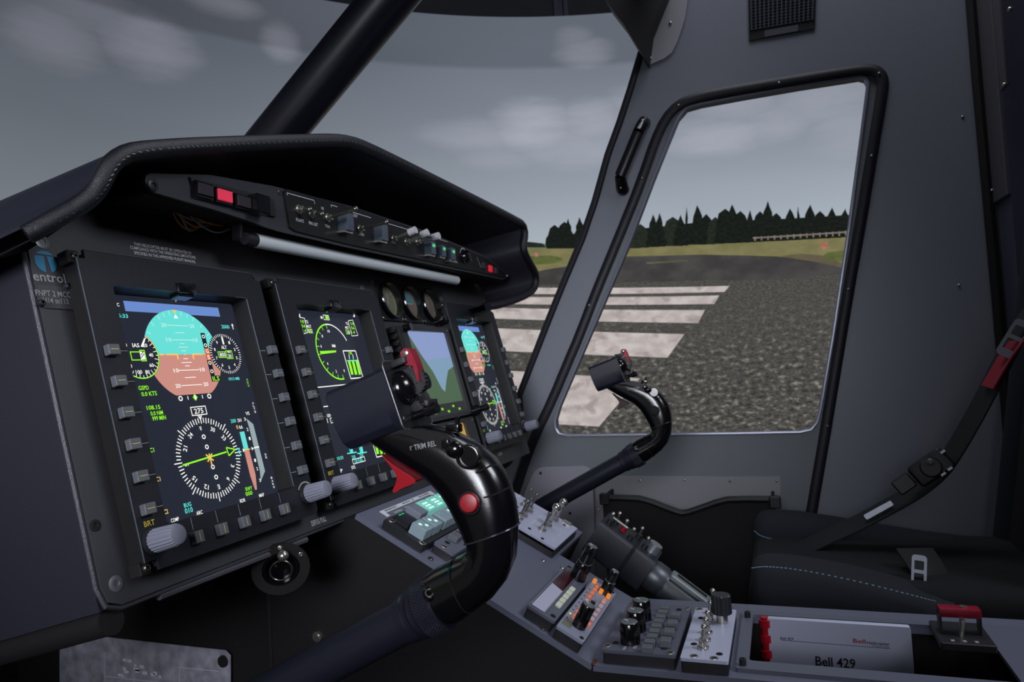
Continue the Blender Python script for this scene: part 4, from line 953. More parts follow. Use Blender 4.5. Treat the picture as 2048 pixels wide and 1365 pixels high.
# knurled lock ring
b = MB(); kn0 = c0 + ax * .0125; o_ = ax.orthogonal().normalized(); w_ = ax.cross(o_)
b.lathe(kn0, ax, [(0, .0190), (.0008, .0203), (.0150, .0203), (.0158, .0192)], 40); kr = b.build('lock_ring', SATINB, cs)
b = MB(); NK = 58
for j in range(9):
    for i in range(NK):
        t = 2 * math.pi * (i + .5 * (j % 2)) / NK; r_ = o_ * math.cos(t) + w_ * math.sin(t); tg = ax.cross(r_)
        c = kn0 + ax * (.0015 + j * .0016) + r_ * .0202; h_ = .00078
        b.add([c + ax * h_, c + tg * h_ * 1.15, c - ax * h_, c - tg * h_ * 1.15, c + r_ * .0009], [(0, 1, 4), (1, 2, 4), (2, 3, 4), (3, 0, 4)])
b.build('knurling', SATINB, kr, 0, kind='stuff')
sd = (CAM - kn0); sd = (sd - ax * sd.dot(ax)).normalized(); bo = kn0 + ax * .008 + sd * .0195
bo = kn0 + ax * .0085 + (sd * .8 + V((0, -.25, .55))).normalized() * .0203; bd = (bo - kn0 - ax * .0085).normalized()
b = MB(); b.lathe(bo, bd, [(-.001, .0052), (.002, .0050), (.0026, .0042)], 18); sb = b.build('set_screw', GLOSSB, kr)
b = MB(); b.lathe(bo + bd * .0022, bd, [(0, .0031), (.0008, .0031), (.0008, .0022), (.0002, .0022)], 18); b.build('socket', STEEL, sb)
# elbow and grip: sections across the traced profile
SEC = [((852, 1150), (897, 1250), .0185), ((878, 1132), (924, 1242), .0188), ((910, 1117), (952, 1222), .0190), ((930, 1107), (985, 1196), .0192), ((938, 1098), (1014, 1160), .0192), ((939, 1091), (1029, 1118), .0190), ((938, 1086), (1033, 1076), .0190),
       ((937, 1083), (1033, 1051), .0190)]
SEC2 = [((937, 1083), (1033, 1051), .0190), ((931, 1066), (1031, 1030), .0192), ((922, 1048), (1028, 1006), .0192), ((912, 1028), (1022, 985), .0190), ((900, 1006), (1014, 962), .0188), ((888, 988), (1002, 938), .0186),
        ((872, 970), (987, 916), .0186), ((852, 952), (966, 897), .0188), ((828, 938), (940, 880), .0190), ((803, 922), (912, 866), .0192), ((780, 906), (884, 856), .0190), ((762, 893), (862, 850), .0186), ((748, 884), (846, 850), .018)]
def section(pi, po, hx, n=28, sq=.8):
    A = sk(*pi); B = sk(*po); c = (A + B) / 2; e = (B - A) / 2; out = []
    for i in range(n):
        t = 2 * math.pi * i / n; ct, st_ = math.cos(t), math.sin(t)
        f = lambda q: math.copysign(abs(q) ** sq, q)
        out.append(c + e * f(ct) + V((hx * f(st_), 0, 0)))
    return out
b = MB(); b.loft([section(*s_, sq=.95) for s_ in SEC]); b.build('elbow', GLOSSB, cs, 40)
b = MB(); b.loft([section(*s_) for s_ in SEC2]); grip = b.build('grip', GRIPB, cs, 40)
s_ = SEC2[0]; b = MB(); b.tube([p for p in section((936, 1083), (1034, 1051), .0192)], .0006, 6, closed=True); b.build('seam', mat('seam_highlight', (60, 60, 70), .2, .3), cs)
b = MB(); b.tube([p for p in section(*SEC[2])], .0004, 6, closed=True); b.build('seam', VOID, cs)
# grip cap lines on the back strap
def side(px, py, hx): p = sk(px, py); k = (p - CAM); return CAM + k * ((XS - hx - CAM.x) / (XS - CAM.x))
for l in ([(952, 946), (966, 940), (985, 930), (996, 932)], [(968, 996), (985, 992), (1018, 976)]):
    b = MB(); b.tube([side(px, py, .0175) for px, py in l], .0007, 6); b.build('moulding_line', VOID, grip)
# side button
pb0 = side(940, 1006, .0182); nb = V((-1, -.12, .1)).normalized()
b = MB(); b.lathe(pb0 - nb * .002, nb, [(0, .0088), (.0028, .0088), (.0034, .0080), (.0034, .0068)], 28); rb = b.build('button_ring', GLOSSB, cs)
b = MB(); b.lathe(pb0, nb, [(0, .0064), (.0032, .0064), (.0042, .0058), (.0044, .005)], 28); b.build('red_button', RED, cs)
# trigger
tr = [(770, 905), (786, 921), (808, 936), (834, 952), (842, 961), (830, 968), (812, 974), (802, 982), (796, 984), (793, 979), (799, 968), (803, 955), (799, 943), (790, 931), (778, 916)]
FY = frame((XS, 0, 0), (0, 1, 0), (0, 0, 1), (1, 0, 0))
tl = [(sk(*q).y, sk(*q).z) for q in tr]
b = MB(FY); tp = smooth_loop([V(q) for q in tl], 1); b.prism([(p.x, p.y) for p in tp], -.0065, .0065)
bm_ = b.build('trigger', RED, cs, 50)
mod = bm_.modifiers.new('bevel', 'BEVEL'); mod.width = .0014; mod.segments = 3; mod.limit_method = 'ANGLE'
# TRIM REL thumb panel on the grip's shoulder
tpn = [(772, 872), (800, 860), (842, 858), (880, 868), (905, 880), (925, 893), (930, 905), (912, 914), (885, 912), (855, 906), (825, 899), (800, 890)]
b = MB(); pl_ = [side(px, py, .0178) for px, py in tpn]; b.add(pl_ + [p + V((.004, 0, 0)) for p in pl_], [tuple(range(len(pl_)))] + [(i, (i + 1) % len(pl_), len(pl_) + (i + 1) % len(pl_), len(pl_) + i) for i in range(len(pl_))])
tpo = b.build('thumb_panel', mat('textured_black', (11, 11, 14), .4, bump=.15, scale=1600), cs)
A = side(822, 897, .0190); B = side(886, 884, .0190); ex = (B - A).normalized(); ez = V((-1, 0, 0)); ez = (ez - ex * ez.dot(ex)).normalized(); ey = ez.cross(ex)
b = MB(frame((A + B) / 2 + ez * .0008, ex, ey, ez)); b.text('TRIM REL', (-.0010, .0), .0170, .0036, 0); b.line((-.0125, .001), (-.0105, .001), .0005); b.line((-.0125, .001), (-.0122, -.0015), .0005); b.build('lettering', GREYP, tpo, 0)
p = side(893, 888, .019); b = MB(); b.box(p, (.006, .0052, .006), .001, 2); b.build('rocker', GLOSSB, cs)
p = side(909, 900, .0190); b = MB(); b.sph(p, .0058, 18, (.8, 1.1, 1)); b.build('hat_switch', GLOSSB, cs)
p = side(936, 914, .019); b = MB(); b.lathe(p, (-1, -.1, .05), [(-.003, .0082), (.0014, .0082), (.0018, .0074), (.0018, .0066), (-.001, .0064)], 28); b.build('switch_well', GLOSSB, cs)
p = sk(908, 857); b = MB(); b.box(p, (.008, .010, .006), .001, 2); b.box(p + V((0, -.003, .005)), (.003, .003, .006), .0006); b.build('top_lever', GLOSSB, cs)
# head housing
he = sk(690, 838); hp = sk(816, 786); hd = (hp - he).normalized(); hu = V((0, -hd.z, hd.y)); hu = hu if hu.z > 0 else -hu
HF = frame(he, V((1, 0, 0)), hu, hd)
hl = (hp - he).length; h1, h2 = .0205, .0235; wx = .0205
prof = [(-wx + .003, h1), (wx - .003, h1), (wx, h1 - .003), (wx, -h2 + .012), (wx - .004, -h2 + .004), (wx - .009, -h2), (-wx + .009, -h2), (-wx + .003, -h2 + .005), (-wx, -h2 + .016), (-wx - .0006, -.001), (-wx, h1 - .003)]
b = MB(HF); b.prism(prof, .003, hl - .008); hb = b.build('head_housing', HEADB, cs)
mod = hb.modifiers.new('bevel', 'BEVEL'); mod.width = .0011; mod.segments = 3; mod.limit_method = 'ANGLE'; mod.angle_limit = math.radians(28)
b = MB(HF); pr2 = [(x * 1.02, y * 1.02) for x, y in prof]; b.prism(pr2, hl - .009, hl - .002); b.build('housing_rear', HEADB, cs)
plt = rrect(-.0215, -.0255, .0225, .0245, .004, 4); b = MB(HF); b.prism(plt, hl - .002, hl - .0004); fp = b.build('face_plate', mat('worn_black_plate', (44, 44, 50), .3, .5), cs)
b = MB(HF); b.tube([(p[0], p[1], hl - .0006) for p in plt], .0005, 5, closed=True); b.build('worn_edge', mat('bright_edge2', (104, 104, 112), .4, .6), fp)
for q in ((-.016, -.018), (.016, .018)):
    screw(fp, HF, q[0], q[1], hl - .0004, .002, .001, DSTEEL)
b = MB(HF); b.sph((-.005, .004, hl), .0125, 20, (1, 1, .75)); b.build('trim_hat', GLOSSB, cs)
b = MB(HF); b.lathe((-.003, .006, hl + .008), (1, 0, 0), [(0, .0105), (.004, .0105)], 44, flute=.08); b.build('thumb_wheel', BLACK, cs, 0)
b = MB(HF); b.cyl((.004, .004, hl), (.004, .004, hl + .010), .006, .0055, 18); b.cyl((.004, .004, hl + .010), (.004, .004, hl + .015), .0072, .0066, 18); b.build('cap_switch', GLOSSB, cs)
b = MB(HF); b.lathe((.004, -.009, hl + .004), (.1, 0, 1), [(0, .004), (.004, .0085), (.0045, .0085), (.006, .0085), (.0065, .004)], 36, flute=.10); b.build('serrated_wheel', mat('serrated_black', (40, 40, 44), .35, .3), cs, 0)
b = MB(HF); b.box((.006, -.012, hl + .006), (.016, .008, .014), .001, 2, rot=Matrix.Rotation(.3, 4, 'X')); b.build('serrated_rocker', BLACK, cs)
b = MB(HF); b.cyl((-.002, -.0175, hl), (-.002, -.0175, hl + .012), .0028, None, 12); b.cyl((-.002, -.0175, hl + .010), (-.002, -.0175, hl + .019), .0042, .0042, 16); b.build('push_switch', GLOSSB, cs)
b = MB(HF); b.box((-.004, .0215, hl + .005), (.012, .005, .012), .001, 2); b.build('guard_mount', BLACK, cs)
gd_ = [(-.0005, .0065), (.004, .008), (.0075, .006), (.0085, .000), (.0085, -.010), (.0065, -.018), (.0055, -.017), (.0055, -.006), (.002, -.004), (-.001, -.002)]
b = MB(HF @ frame((-.002, .0215, hl + .008), (0, 0, 1), (0, 1, 0), (1, 0, 0))); b.prism(gd_, -.0045, .0045); go = b.build('red_guard', DRED, cs)
b = MB(HF); b.lathe((-.0065, .0255, hl + .0115), (-1, 0, 0), [(0, .0026), (.0008, .0026), (.0012, .002)], 12); b.build('guard_pin', STEEL, go)
# the co-located stick at the far seat
bpy.context.view_layer.update()
c2 = copy_tree(cs); c2.location = cs.location + V((.755, 0, 0)); c2['label'] = 'black control stick of the far seat, outlined against the door window'
for ch in c2.children:
    if ch.name.startswith('red_button'):      # backlit shade put into the colours: button, ring and trigger darkened
        ch.data = ch.data.copy(); ch.data.materials.clear(); ch.data.materials.append(VOID); ch.name = 'side_button'
    elif ch.name.startswith('button_ring'):
        ch.data = ch.data.copy(); ch.data.materials.clear(); ch.data.materials.append(VOID)
    elif ch.name.startswith('trigger'):
        ch.data = ch.data.copy(); ch.data.materials.clear(); ch.data.materials.append(mat('shaded_red_trigger', (48, 10, 14), .5))
# ================================================================== PEDESTAL
PX0, PX1 = .282, .4865
pe = thing('centre_pedestal', 'dark grey centre pedestal with a sloping front plate and a level rear plate', 'pedestal', (.38, -.5, 0))
yt = -.327 + math.cos(SL) * .30; zt_ = .635 + math.sin(SL) * .30
side_ = [(-1.0, 0), (.5, 0), (.5, zt_ - .006), (yt, zt_ - .006), (-.327, .629), (-.465, .629), (-.465, .46), (-.735, .46), (-.735, .629), (-1.0, .629)]
b = MB(frame((PX0 + .004, 0, 0), (0, 1, 0), (0, 0, 1), (1, 0, 0))); b.prism(side_, 0, PX1 - PX0 - .008); body = b.build('body', VOID, pe)
for a_, c_ in ((PX0 + .004, PX0 + .024), (PX0 + .162, PX1 - .004)):
    b = MB(); b.box(((a_ + c_) / 2, -.60, .5445), (c_ - a_, .27, .169)); b.build('tray_side', VOID, pe)
b = MB(SLO); b.prism([(0, 0), (PX1 - PX0, 0), (PX1 - PX0, .105), (.325, .105), (.325, .30), (0, .30)], -.006, 0); b.build('sloping_plate', PEDM, pe)
b = MB(FLA); b.prism([(0, 0), (0, -.60), (PX1 - PX0, -.60), (PX1 - PX0, 0)], -.006, 0, holes=[rrect(.025, -.404, .160, -.140, .004, 3)]); b.build('level_plate', PEDM, pe)
b = MB(); b.box((.282 + .005, -.327, .6355), (.010, .003, .003)); b.build('bare_edge', mat('copper_edge', (130, 84, 62), .4, .5), pe)
b = MB(SLO); b.box((.255, .20, -.03), (.14, .19, .045), .002); b.build('wing_housing', VOID, pe)
b = MB(); b.tube([(PX0 + .003, .065, .70), (PX0 + .003, .065, .35)], .0022, 6); b.build('panel_joint', VOID, pe)
for x, y in ((.007, .060), (.170, .090), (.004, .20), (.1585, .1135), (.176, .170), (.010, .005 + .03)): screw(pe, SLO, x, y, 0, .0032, .0022, STEEL if x > .1 else DSTEEL)
for x, y in ((.014, -.105), (.021, -.013), (.012, -.25), (.155, -.20)): screw(pe, FLA, x, y, 0, .0034, .0026, DSTEEL)
for px, py in ((633, 1275),):
    p = onX(px, py, PX0); b = MB(); b.lathe((PX0 + .004, p.y, p.z), (-1, 0, 0), [(0, .006), (.004, .006), (.0042, .0035), (.006, .0035)], 14); b.build('bolt', STEEL, pe)

def panel(fr, name, lab, cat, x0, y0, x1, y1, mt, h=.014, base=None):
    c = fr @ V(((x0 + x1) / 2, (y0 + y1) / 2, 0)); t = thing(name, lab, cat, c)
    if base: b = MB(fr); b.prism(rrect(x0 - .001, y0 - .001, x1 + .001, y1 + .001, .002, 3), .0002, h * .55); b.build('base', BLACK, t)
    else: b = MB(fr); b.prism(rrect(x0 + .0006, y0 + .0006, x1 - .0006, y1 - .0006, .002, 3), .0002, h - .003); b.build('base', BLACK, t)
    b = MB(fr); b.prism(rrect(x0, y0, x1, y1, .002, 3), h - .003, h); b.build('face', mt, t); return t
def dzus(t, fr, x, y, h):
    b = MB(fr); b.lathe((x, y, h - .0004), (0, 0, 1), [(0, .0042), (.0008, .0042), (.0011, .0036), (.0011, .0026), (.0002, .0025)], 18); f = b.build('fastener', STEEL, t)
    b = MB(fr); b.disc((x, y), .0024, h + .0001, 14); b.build('fastener_slot', VOID, f)
def hole(t, fr, x, y, h, r=.0032): screw(t, fr, x, y, h, r, .0012, VOID)
def key(t, fr, x, y, h, sx, sy, hh, mt, name='key'):
    b = MB(fr); b.box((x, y, h + hh / 2), (sx, sy, hh), .0007); return b.build(name, mt, t)
def lever(t, fr, x, y, h, l, dx, dy, r=.0016, ball=.0030, mt=STEEL, name='toggle_switch'):
    b = MB(fr); b.lathe((x, y, h), (0, 0, 1), [(0, .0058), (.0022, .0058), (.0025, .0040), (.008, .0038), (.0082, .0022)], 14); o = b.build(name, STEEL, t)
    d = V((dx, dy, 1)).normalized(); p = V((x, y, h + .006)); e = p + d * l
    b = MB(fr); b.cyl(p, e, r * .8, r * 1.2, 10); b.sph(e, ball, 12); b.build('lever', mt, o); return o
CAP = mat('knob_top_grey', (110, 116, 118), .4, .3, bump=.2, scale=300, var=.3)
def pot(t, fr, x, y, h, r, l, tilt=(0, 0), name='knob'):
    d = V((tilt[0], tilt[1], 1)).normalized()
    b = MB(fr); b.lathe((x, y, h), d, [(0, r * 1.02), (l * .5, r), (l - .001, r * .97), (l, r * .9)], 24); k = b.build(name, GLOSSB, t)
    b = MB(fr); b.lathe(V((x, y, h)) + d * (l - .0002), d, [(0, r * .86), (.0006, r * .82)], 24); b.build('knob_top', CAP, k)
    b = MB(fr); b.line((x, y + r * .1), (x + r * .5, y + r * .6), .0012, h + l + .0006); b.build('knob_mark', WHITEP, k, 0); return k

# annunciator key panel with lit square keys (upper slope)
t = panel(SLO, 'annunciator_panel', 'black panel of lit square push keys at the top of the pedestal slope', 'switch panel', .002, .212, .150, .268, BLACK, .010)
TEALK = mat('lit_key_teal', (110, 176, 164), .45, emit=.55); GREYK = mat('unlit_key', (118, 122, 136), .5); DARKK = mat('dark_key', (26, 28, 36), .4)
LT = glow('key_legend', (196, 255, 236), 1.1); LTG = glow('key_legend_green', (60, 190, 130), .8)
for i, mt in enumerate((DARKK, GREYK, TEALK, TEALK, TEALK, GREYK)):
    x = .0215 + i * .0225; hh = .008 if i == 0 else .014
    k = key(t, SLO, x, .2515, .010, .0185, .020, hh, mt)
    b = MB(SLO)
    if mt is TEALK:
        for j in range(3): b.rect(x - .006, .2545 - j * .0048 - .0014, x + .006, .2545 - j * .0048 + .0014, .0102 + hh)
        b.build('key_legend', LT, k, 0)
    elif i == 0: b.rect(x - .006, .2575, x - .001, .2595, .0102 + hh); b.rect(x + .0005, .2575, x + .0055, .2595, .0102 + hh); b.build('key_legend', LTG, k, 0)
for i, x in enumerate((.0178, .0405, .0685, .0905, .113)):
    k = key(t, SLO, x, .2282, .010, .0195, .0195, .013, mat('half_lit_key', (128, 146, 156), .45, emit=.12))
    b = MB(SLO)
    if i != 2: b.disc((x - .0035, .2305), .0024, .0232, 12); b.disc((x + .003, .2255), .0024, .0232, 12); b.build('key_legend', LT, k, 0)
    else: b.rect(x - .004, .2325, x + .001, .2345, .0232); b.build('key_legend', LTG, k, 0)
for x, y in ((.0115, .2625), (.0055, .2165), (.143, .2165)): dzus(t, SLO, x, y, .010)
b = MB(SLO); b.prism([(.034, .290), (.034, .278), (.040, .278), (.040, .2845), (.152, .2845), (.156, .282), (.163, .282), (.163, .290)], .0002, .0008); lb = b.build('legend_strip', WHITEP, t)
b = MB(SLO)
for i, s in enumerate(('INVERTER 1', 'INV 2', 'BUS CONTROL')): b.text(s, (.056 + i * .042, .2873), .028, .0026, .001)
b.build('legend_lettering', VOID, lb, 0)
b = MB(SLO)
for i, s in enumerate(('CAUTION', 'TEST', 'LT', 'RADIO')): b.text(s, (.060 + i * .027, .2795), .018, .0032, .0006)
b.build('lettering', WHITEP, t, 0)
b = MB(SLO); b.prism([(.009, .2665), (.0245, .2665), (.0245, .2525), (.009, .2525)], .0002, .0006); lb = b.build('label_sticker', WHITEP, t)
b = MB(SLO)
for i, s in enumerate(('CIRCUIT', 'BREAKER', 'RESET')): b.text(s, (.0168, .2632 - i * .0037), .012, .0022, .0009)
b.build('label_lettering', VOID, lb, 0)

# small two-key panel behind the grip
t = panel(SLO, 'two_key_panel', 'small grey panel with pale square keys just below the lit key panel', 'switch panel', .0185, .182, .150, .209, PANELG, .012)
for x in (.050, .070, .090): key(t, SLO, x, .1985, .012, .0145, .0125, .007, BUTTON)
hole(t, SLO, .0425 - .008, .1995, .012); dzus(t, SLO, .0225, .1965, .012); dzus(t, SLO, .143, .188, .012)

# pale toggle panel on the right wing
t = panel(SLO, 'toggle_panel', 'pale grey panel with chrome toggle switches on the right wing of the pedestal', 'switch panel', .180, .1095, .2885, .218, PANELW, .014, base=True)
for x, y, l, r_, bl in ((.205, .174, .020, .0016, .0028), (.224, .174, .020, .0016, .0028), (.249, .175, .022, .0016, .0028), (.256, .187, .022, .0016, .0028), (.2115, .141, .020, .0016, .0028), (.238, .141, .024, .0034, .0062), (.270, .141, .024, .0034, .0062)):
    lever(t, SLO, x, y, .014, l, -.15, -.05, r_, bl, STEEL if bl > .004 else DSTEEL)
for x, y in ((.272, .126), (.193, .153), (.241, .191), (.186, .131)): hole(t, SLO, x, y, .014, .0024)
b = MB(SLO); b.box((.2835, .126, .0135), (.010, .014, .006), .001); b.build('edge_clip', STEEL, t)
b = MB(SLO); b.line((.205, .158), (.258, .158), .0012, .0142); b.line((.275, .205), (.289, .205), .003, .0142); b.line((.192, .1195), (.210, .1195), .0011, .0142); b.line((.222, .1195), (.238, .1195), .0011, .0142)
b.build('line_marks', WHITEP, t, 0, kind='stuff')
for s, x, y in (('HYD', .25, .200), ('FUEL', .225, .190), ('BOOST', .27, .183), ('PUMP', .222, .133), ('START', .255, .131), ('GEN', .285, .150)): b = MB(SLO); b.text(s, (x, y), .011, .003, .0143); b.build('lettering', WHITEP, t, 0)

# audio panels at the foot of the slope
t = panel(SLO, 'transponder_panel', 'panel with a blank reflective window and five pale keys on the slope', 'radio panel', .0065, .052, .154, .0845, PANELG, .014)
b = MB(SLO); b.prism([(.011, .0665), (.147, .0665), (.147, .0815), (.011, .0815)], .0140, .0146); wn = b.build('window', mat('dark_red_window', (62, 20, 28), .08, coat=1), t)
b = MB(SLO); b.prism([(.011, .0665), (.078, .0665), (.083, .0815), (.011, .0815)], .0146, .0150); b.build('pale_window', mat('pale_window', (186, 186, 210), .3), wn)
for y in (.0655, .0828): b = MB(SLO); b.box((.079, y, .0150), (.140, .0012, .0018)); b.build('window_rail', ALU, t)
for i in range(5): key(t, SLO, .042 + i * .0128, .0597, .014, .0100, .0065, .0035, mat('cream_key', (196, 200, 180), .5, emit=.12))
hole(t, SLO, .0155, .0572, .014, .0030); hole(t, SLO, .150, .080, .014, .0026)
pot(t, SLO, .134, .064, .014, .0096, .022); pot(t, SLO, .134, .064, .036, .0072, .022, name='inner_knob')
t = panel(SLO, 'audio_panel', 'audio panel with two rows of small orange-lit keys on the slope', 'radio panel', .0015, .0175, .155, .0485, mat('audio_grey', (138, 141, 160), .42, bump=.05, scale=1800), .014)
ORK = mat('orange_lit_key', (206, 120, 88), .5, emit=.3); PKK = mat('pinkish_key', (196, 168, 174), .5, emit=.08); ORL = glow('orange_light', (250, 150, 64), .75)
for i in range(9): key(t, SLO, .037 + i * .0125, .0393, .014, .0066, .0046, .0040, ORK if i in (0, 1, 2, 6, 7, 8, 5) else PKK)
for i in range(6): key(t, SLO, .039 + i * .0135, .0232, .014, .0092 if i else .0070, .0052, .0040, PKK if i else ORK)
for x, y in ((.147, .0455), (.130, .0325), (.129, .0225), (.111, .0235)): key(t, SLO, x, y, .014, .0048, .0048, .0055, ORL if x > .12 else ORK, 'light_key')
b = MB(SLO)
for i in range(9):
    if i != 1: b.disc((.030 + i * .0118, .0452), .0011, .0142, 8)
b.build('indicator_dots', VOID, t, 0, kind='stuff')
b = MB(SLO); b.disc((.0302 + .0118, .0452), .0013, .0143, 8); b.build('yellow_light', glow('yellow_led', (230, 250, 60), 1.1), t, 0)
b = MB(SLO); b.rect(.012, .036, .027, .0465, .0142); b.build('display_window', mat('lcd_olive', (110, 112, 92), .3), t, 0)
pot(t, SLO, .0270, .0305, .014, .0074, .026); pot(t, SLO, .138, .0285, .014, .0074, .016); pot(t, SLO, .138, .0285, .030, .0055, .014, name='inner_knob')
pot(t, SLO, .0905, .0325, .014, .0028, .005)
for x, y in ((.008, .0215), (.1515, .0215)): hole(t, SLO, x, y, .014, .0024)

# level part: knob and key panel
t = panel(FLA, 'radio_panel', 'radio control panel with three tall black knobs and rows of grey keys', 'radio panel', .005, -.0805, .1455, -.0085, mat('radio_grey', (86, 88, 104), .42, bump=.08, scale=1800), .014)
for x in (.028, .0615, .095): pot(t, FLA, x, -.0330, .014, .0100, .0210)
for i in range(9): key(t, FLA, .0078 + i * .0143, -.0535, .014, .0088, .0108, .0065, BUTTON)
for i in range(4): key(t, FLA, .026 + i * .0246, -.0688, .014, .0112, .0108, .0075, BUTTON)
for x, y in ((.016, -.012), (.0105, -.075), (.137, -.0765), (.141, -.0135)): dzus(t, FLA, x, y, .014)
for x, y in ((.024, -.0185), (.0195, -.068), (.131, -.068)): hole(t, FLA, x, y, .014)
b = MB(FLA); b.text('NAV', (.013, -.030), .009, .0032, .0142); b.text('VOL', (.017, -.0395), .009, .0032, .0142); b.build('lettering', WHITEP, t, 0)
# level part: toggle panel with one ribbed knob
t = panel(FLA, 'trim_switch_panel', 'pale grey panel with a row of chrome toggles and one ribbed black knob', 'switch panel', .001, -.1295, .1425, -.0855, PANELW, .014)
for x in (.027, .047, .067, .099, .125):
    lever(t, FLA, x, -.1045, .014, .016 if x < .1 else .020, -.1, -.15, .0017, .0031)
    b = MB(FLA); b.arc((x, -.0985), .0055, 0, 360, .0016, .0142); b.build('ring_mark', WHITEP, t, 0)
b = MB(FLA); b.cyl((.100, -.1175, .014), (.100, -.1175, .024), .006, None, 16); kb = b.build('knob_shaft', STEEL, t)
b = MB(FLA); b.lathe((.100, -.1175, .024), (0, 0, 1), [(0, .0100), (.001, .0108), (.019, .0104), (.020, .0095)], 36, flute=.08); b.build('ribbed_knob', mat('black_ribbed', (36, 38, 44), .45), kb, 20)
for x, y in ((.0075, -.098), (.0062, -.1165), (.137, -.090)): dzus(t, FLA, x, y, .014)
for x, y in ((.036, -.0948), (.0168, -.1205), (.109, -.0945), (.027, -.107)): hole(t, FLA, x, y, .014)

# document tray with the flight manual
t = thing('document_tray', 'brushed grey document tray frame set into the pedestal', 'tray', FLA @ V((.085, -.22, 0)))
b = MB(FLA); b.prism(rrect(.013, -.42, .172, -.1345, .003, 3), 0, .004, holes=[rrect(.033, -.368, .160, -.146, .004, 3)]); b.build('frame', PANELG, t)
b = MB(FLA); b.prism(rrect(.030, -.372, .1605, -.144, .004, 3), -.165, -.160); b.build('tray_floor', VOID, t)
for x, y in ((.150, -.1405), (.021, -.1410)):
    b = MB(FLA); b.lathe((x, y, .004), (0, 0, 1), [(0, .0032), (.006, .0032), (.0062, .0018), (.003, .0017)], 14); b.build('cap_screw', BLACK, t)
# manual standing on edge in the tray, leaning on its far wall: white cover, red comb
XM = .282 + .150
bk = thing('flight_manual', 'white comb-bound manual with a red comb, printed Bell 429, standing in the pedestal tray', 'booklet', (XM, -.56, .49))
def mp_(px, py): p = onX(px, py, XM); return p.y, p.z
ya, za_ = mp_(1534, 1238); yb2, zb_ = mp_(1822, 1262)
MF = frame((XM, 0, 0), (0, -1, 0), (0, 0, 1), (-1, 0, 0))          # text runs aft, faces the left seat
b = MB(MF); b.prism(rrect(-ya, .482, -yb2, za_, .002, 2), -.008, 0); cv_ = b.build('cover', mat('white_card', (186, 190, 214), .5), bk)
b = MB(MF); b.cyl((-ya - .003, .484, -.002), (-ya - .003, za_ + .001, -.002), .0040, None, 14)
b.build('comb_spine', RED, bk)
for i in range(8):
    zz = za_ - .006 - i * .0165; b = MB(MF); b.cyl((-ya - .003, zz - .004, -.002), (-ya - .003, zz + .004, -.002), .0060, None, 14); b.build('comb_ring', RED, bk)
INK = mat('black_ink', (20, 22, 32), .6); REDK = mat('red_ink', (150, 30, 60), .6)
def mt_(s_, p0, p1, h_, mtl, nm):
    a_ = mp_(*p0); c_ = mp_(*p1); b = MB(MF); b.text(s_, (-(a_[0] + c_[0]) / 2, (a_[1] + c_[1]) / 2), abs(c_[0] - a_[0]), h_, .0003); b.build(nm, mtl, cv_, 0)
mt_('Bell 429', (1631, 1322), (1711, 1329), .0098, INK, 'title_lettering'); mt_('Bell 429', (1561, 1277), (1587, 1279), .0030, INK, 'small_lettering')
mt_('Bell', (1706, 1282), (1731, 1284), .0042, REDK, 'logo_lettering'); mt_('Helicopter', (1734, 1287), (1779, 1290), .0030, INK, 'small_lettering'); mt_('A Textron Company', (1744, 1293), (1779, 1295), .0013, INK, 'small_lettering')
a_ = mp_(1563, 1281); c_ = mp_(1780, 1298); b = MB(MF); b.line((-a_[0], a_[1]), (-c_[0], c_[1]), .0005, .0003); b.build('rule', INK, cv_, 0)

# guarded switch further aft
t = thing('guarded_switch', 'switch under a red hinged cover at the rear of the pedestal', 'switch', FLA @ V((.095, -.335, 0)))
b = MB(FLA); b.box((.122, -.342, .008), (.060, .046, .008), .001); b.build('switch_base', BLACK, t)
b = MB(FLA); b.box((.120, -.341, .033), (.015, .036, .009), .002, 2); cvx = b.build('red_cover', DRED, t)
b = MB(FLA); b.lathe((.120, -.345, .0375), (0, 0, 1), [(0, .0035), (.0012, .0035), (.0014, .0015)], 12); b.build('cover_screw', STEEL, cvx)
for y in (-.324, -.358): b = MB(FLA); b.box((.122, y, .022), (.014, .002, .022), .0005); b.build('cover_arm', BLACK, t)
for i in range(3): b = MB(FLA); b.text('ONE', (.098, -.330 - i * .010), .005, .003, .0123, math.pi / 2 * 0); b.build('lettering', WHITEP, t, 0)
b = MB(FLA); b.cyl((.112, -.340, .012), (.113, -.342, .028), .002, .0026, 10); b.build('lever', STEEL, t)

# placard on the pedestal's left side and the fresh-air outlet under the panel
pcx = PX0 - .0005
q = [onX(px, py, pcx) for px, py in ((122, 1264), (452, 1301), (462, 1312), (462, 1560), (122, 1560))]
FR = frame((pcx, 0, 0), (0, 1, 0), (0, 0, 1), (-1, 0, 0))
pcd = thing('data_placard', 'grey printed placard with black corner screws low on the left', 'placard', (pcx, q[0].y - .1, q[3].z))
b = MB(FR); b.prism([(p.y, p.z) for p in q], 0, .002)
pm = mat('worn_printed_plate', (165, 163, 178), .35, .1, bump=.1, scale=60, var=.35, detail=4); b.build('plate', pm, pcd)
for px, py in ((135, 1278), (449, 1322)): p = onX(px, py, pcx); b = MB(FR); b.lathe((p.y, p.z, .001), (0, 0, 1), [(0, .0075), (.003, .007)], 18); b.build('screw', VOID, pcd)
b = MB(FR)
for a, c in (((212, 1305), (212, 1365)), ((212, 1352), (330, 1365)), ((362, 1334), (362, 1365)), ((362, 1334), (440, 1342))):
    a = onX(*a, pcx); c = onX(*c, pcx); b.line((a.y, a.z), (c.y, c.z), .0008, .0023)
for i in range(14):
    rnd = random.Random(i); p = onX(225 + rnd.uniform(0, 100), 1312 + rnd.uniform(0, 40), pcx); b.rect(p.y, p.z, p.y - rnd.uniform(.003, .01), p.z - .004, .0023)
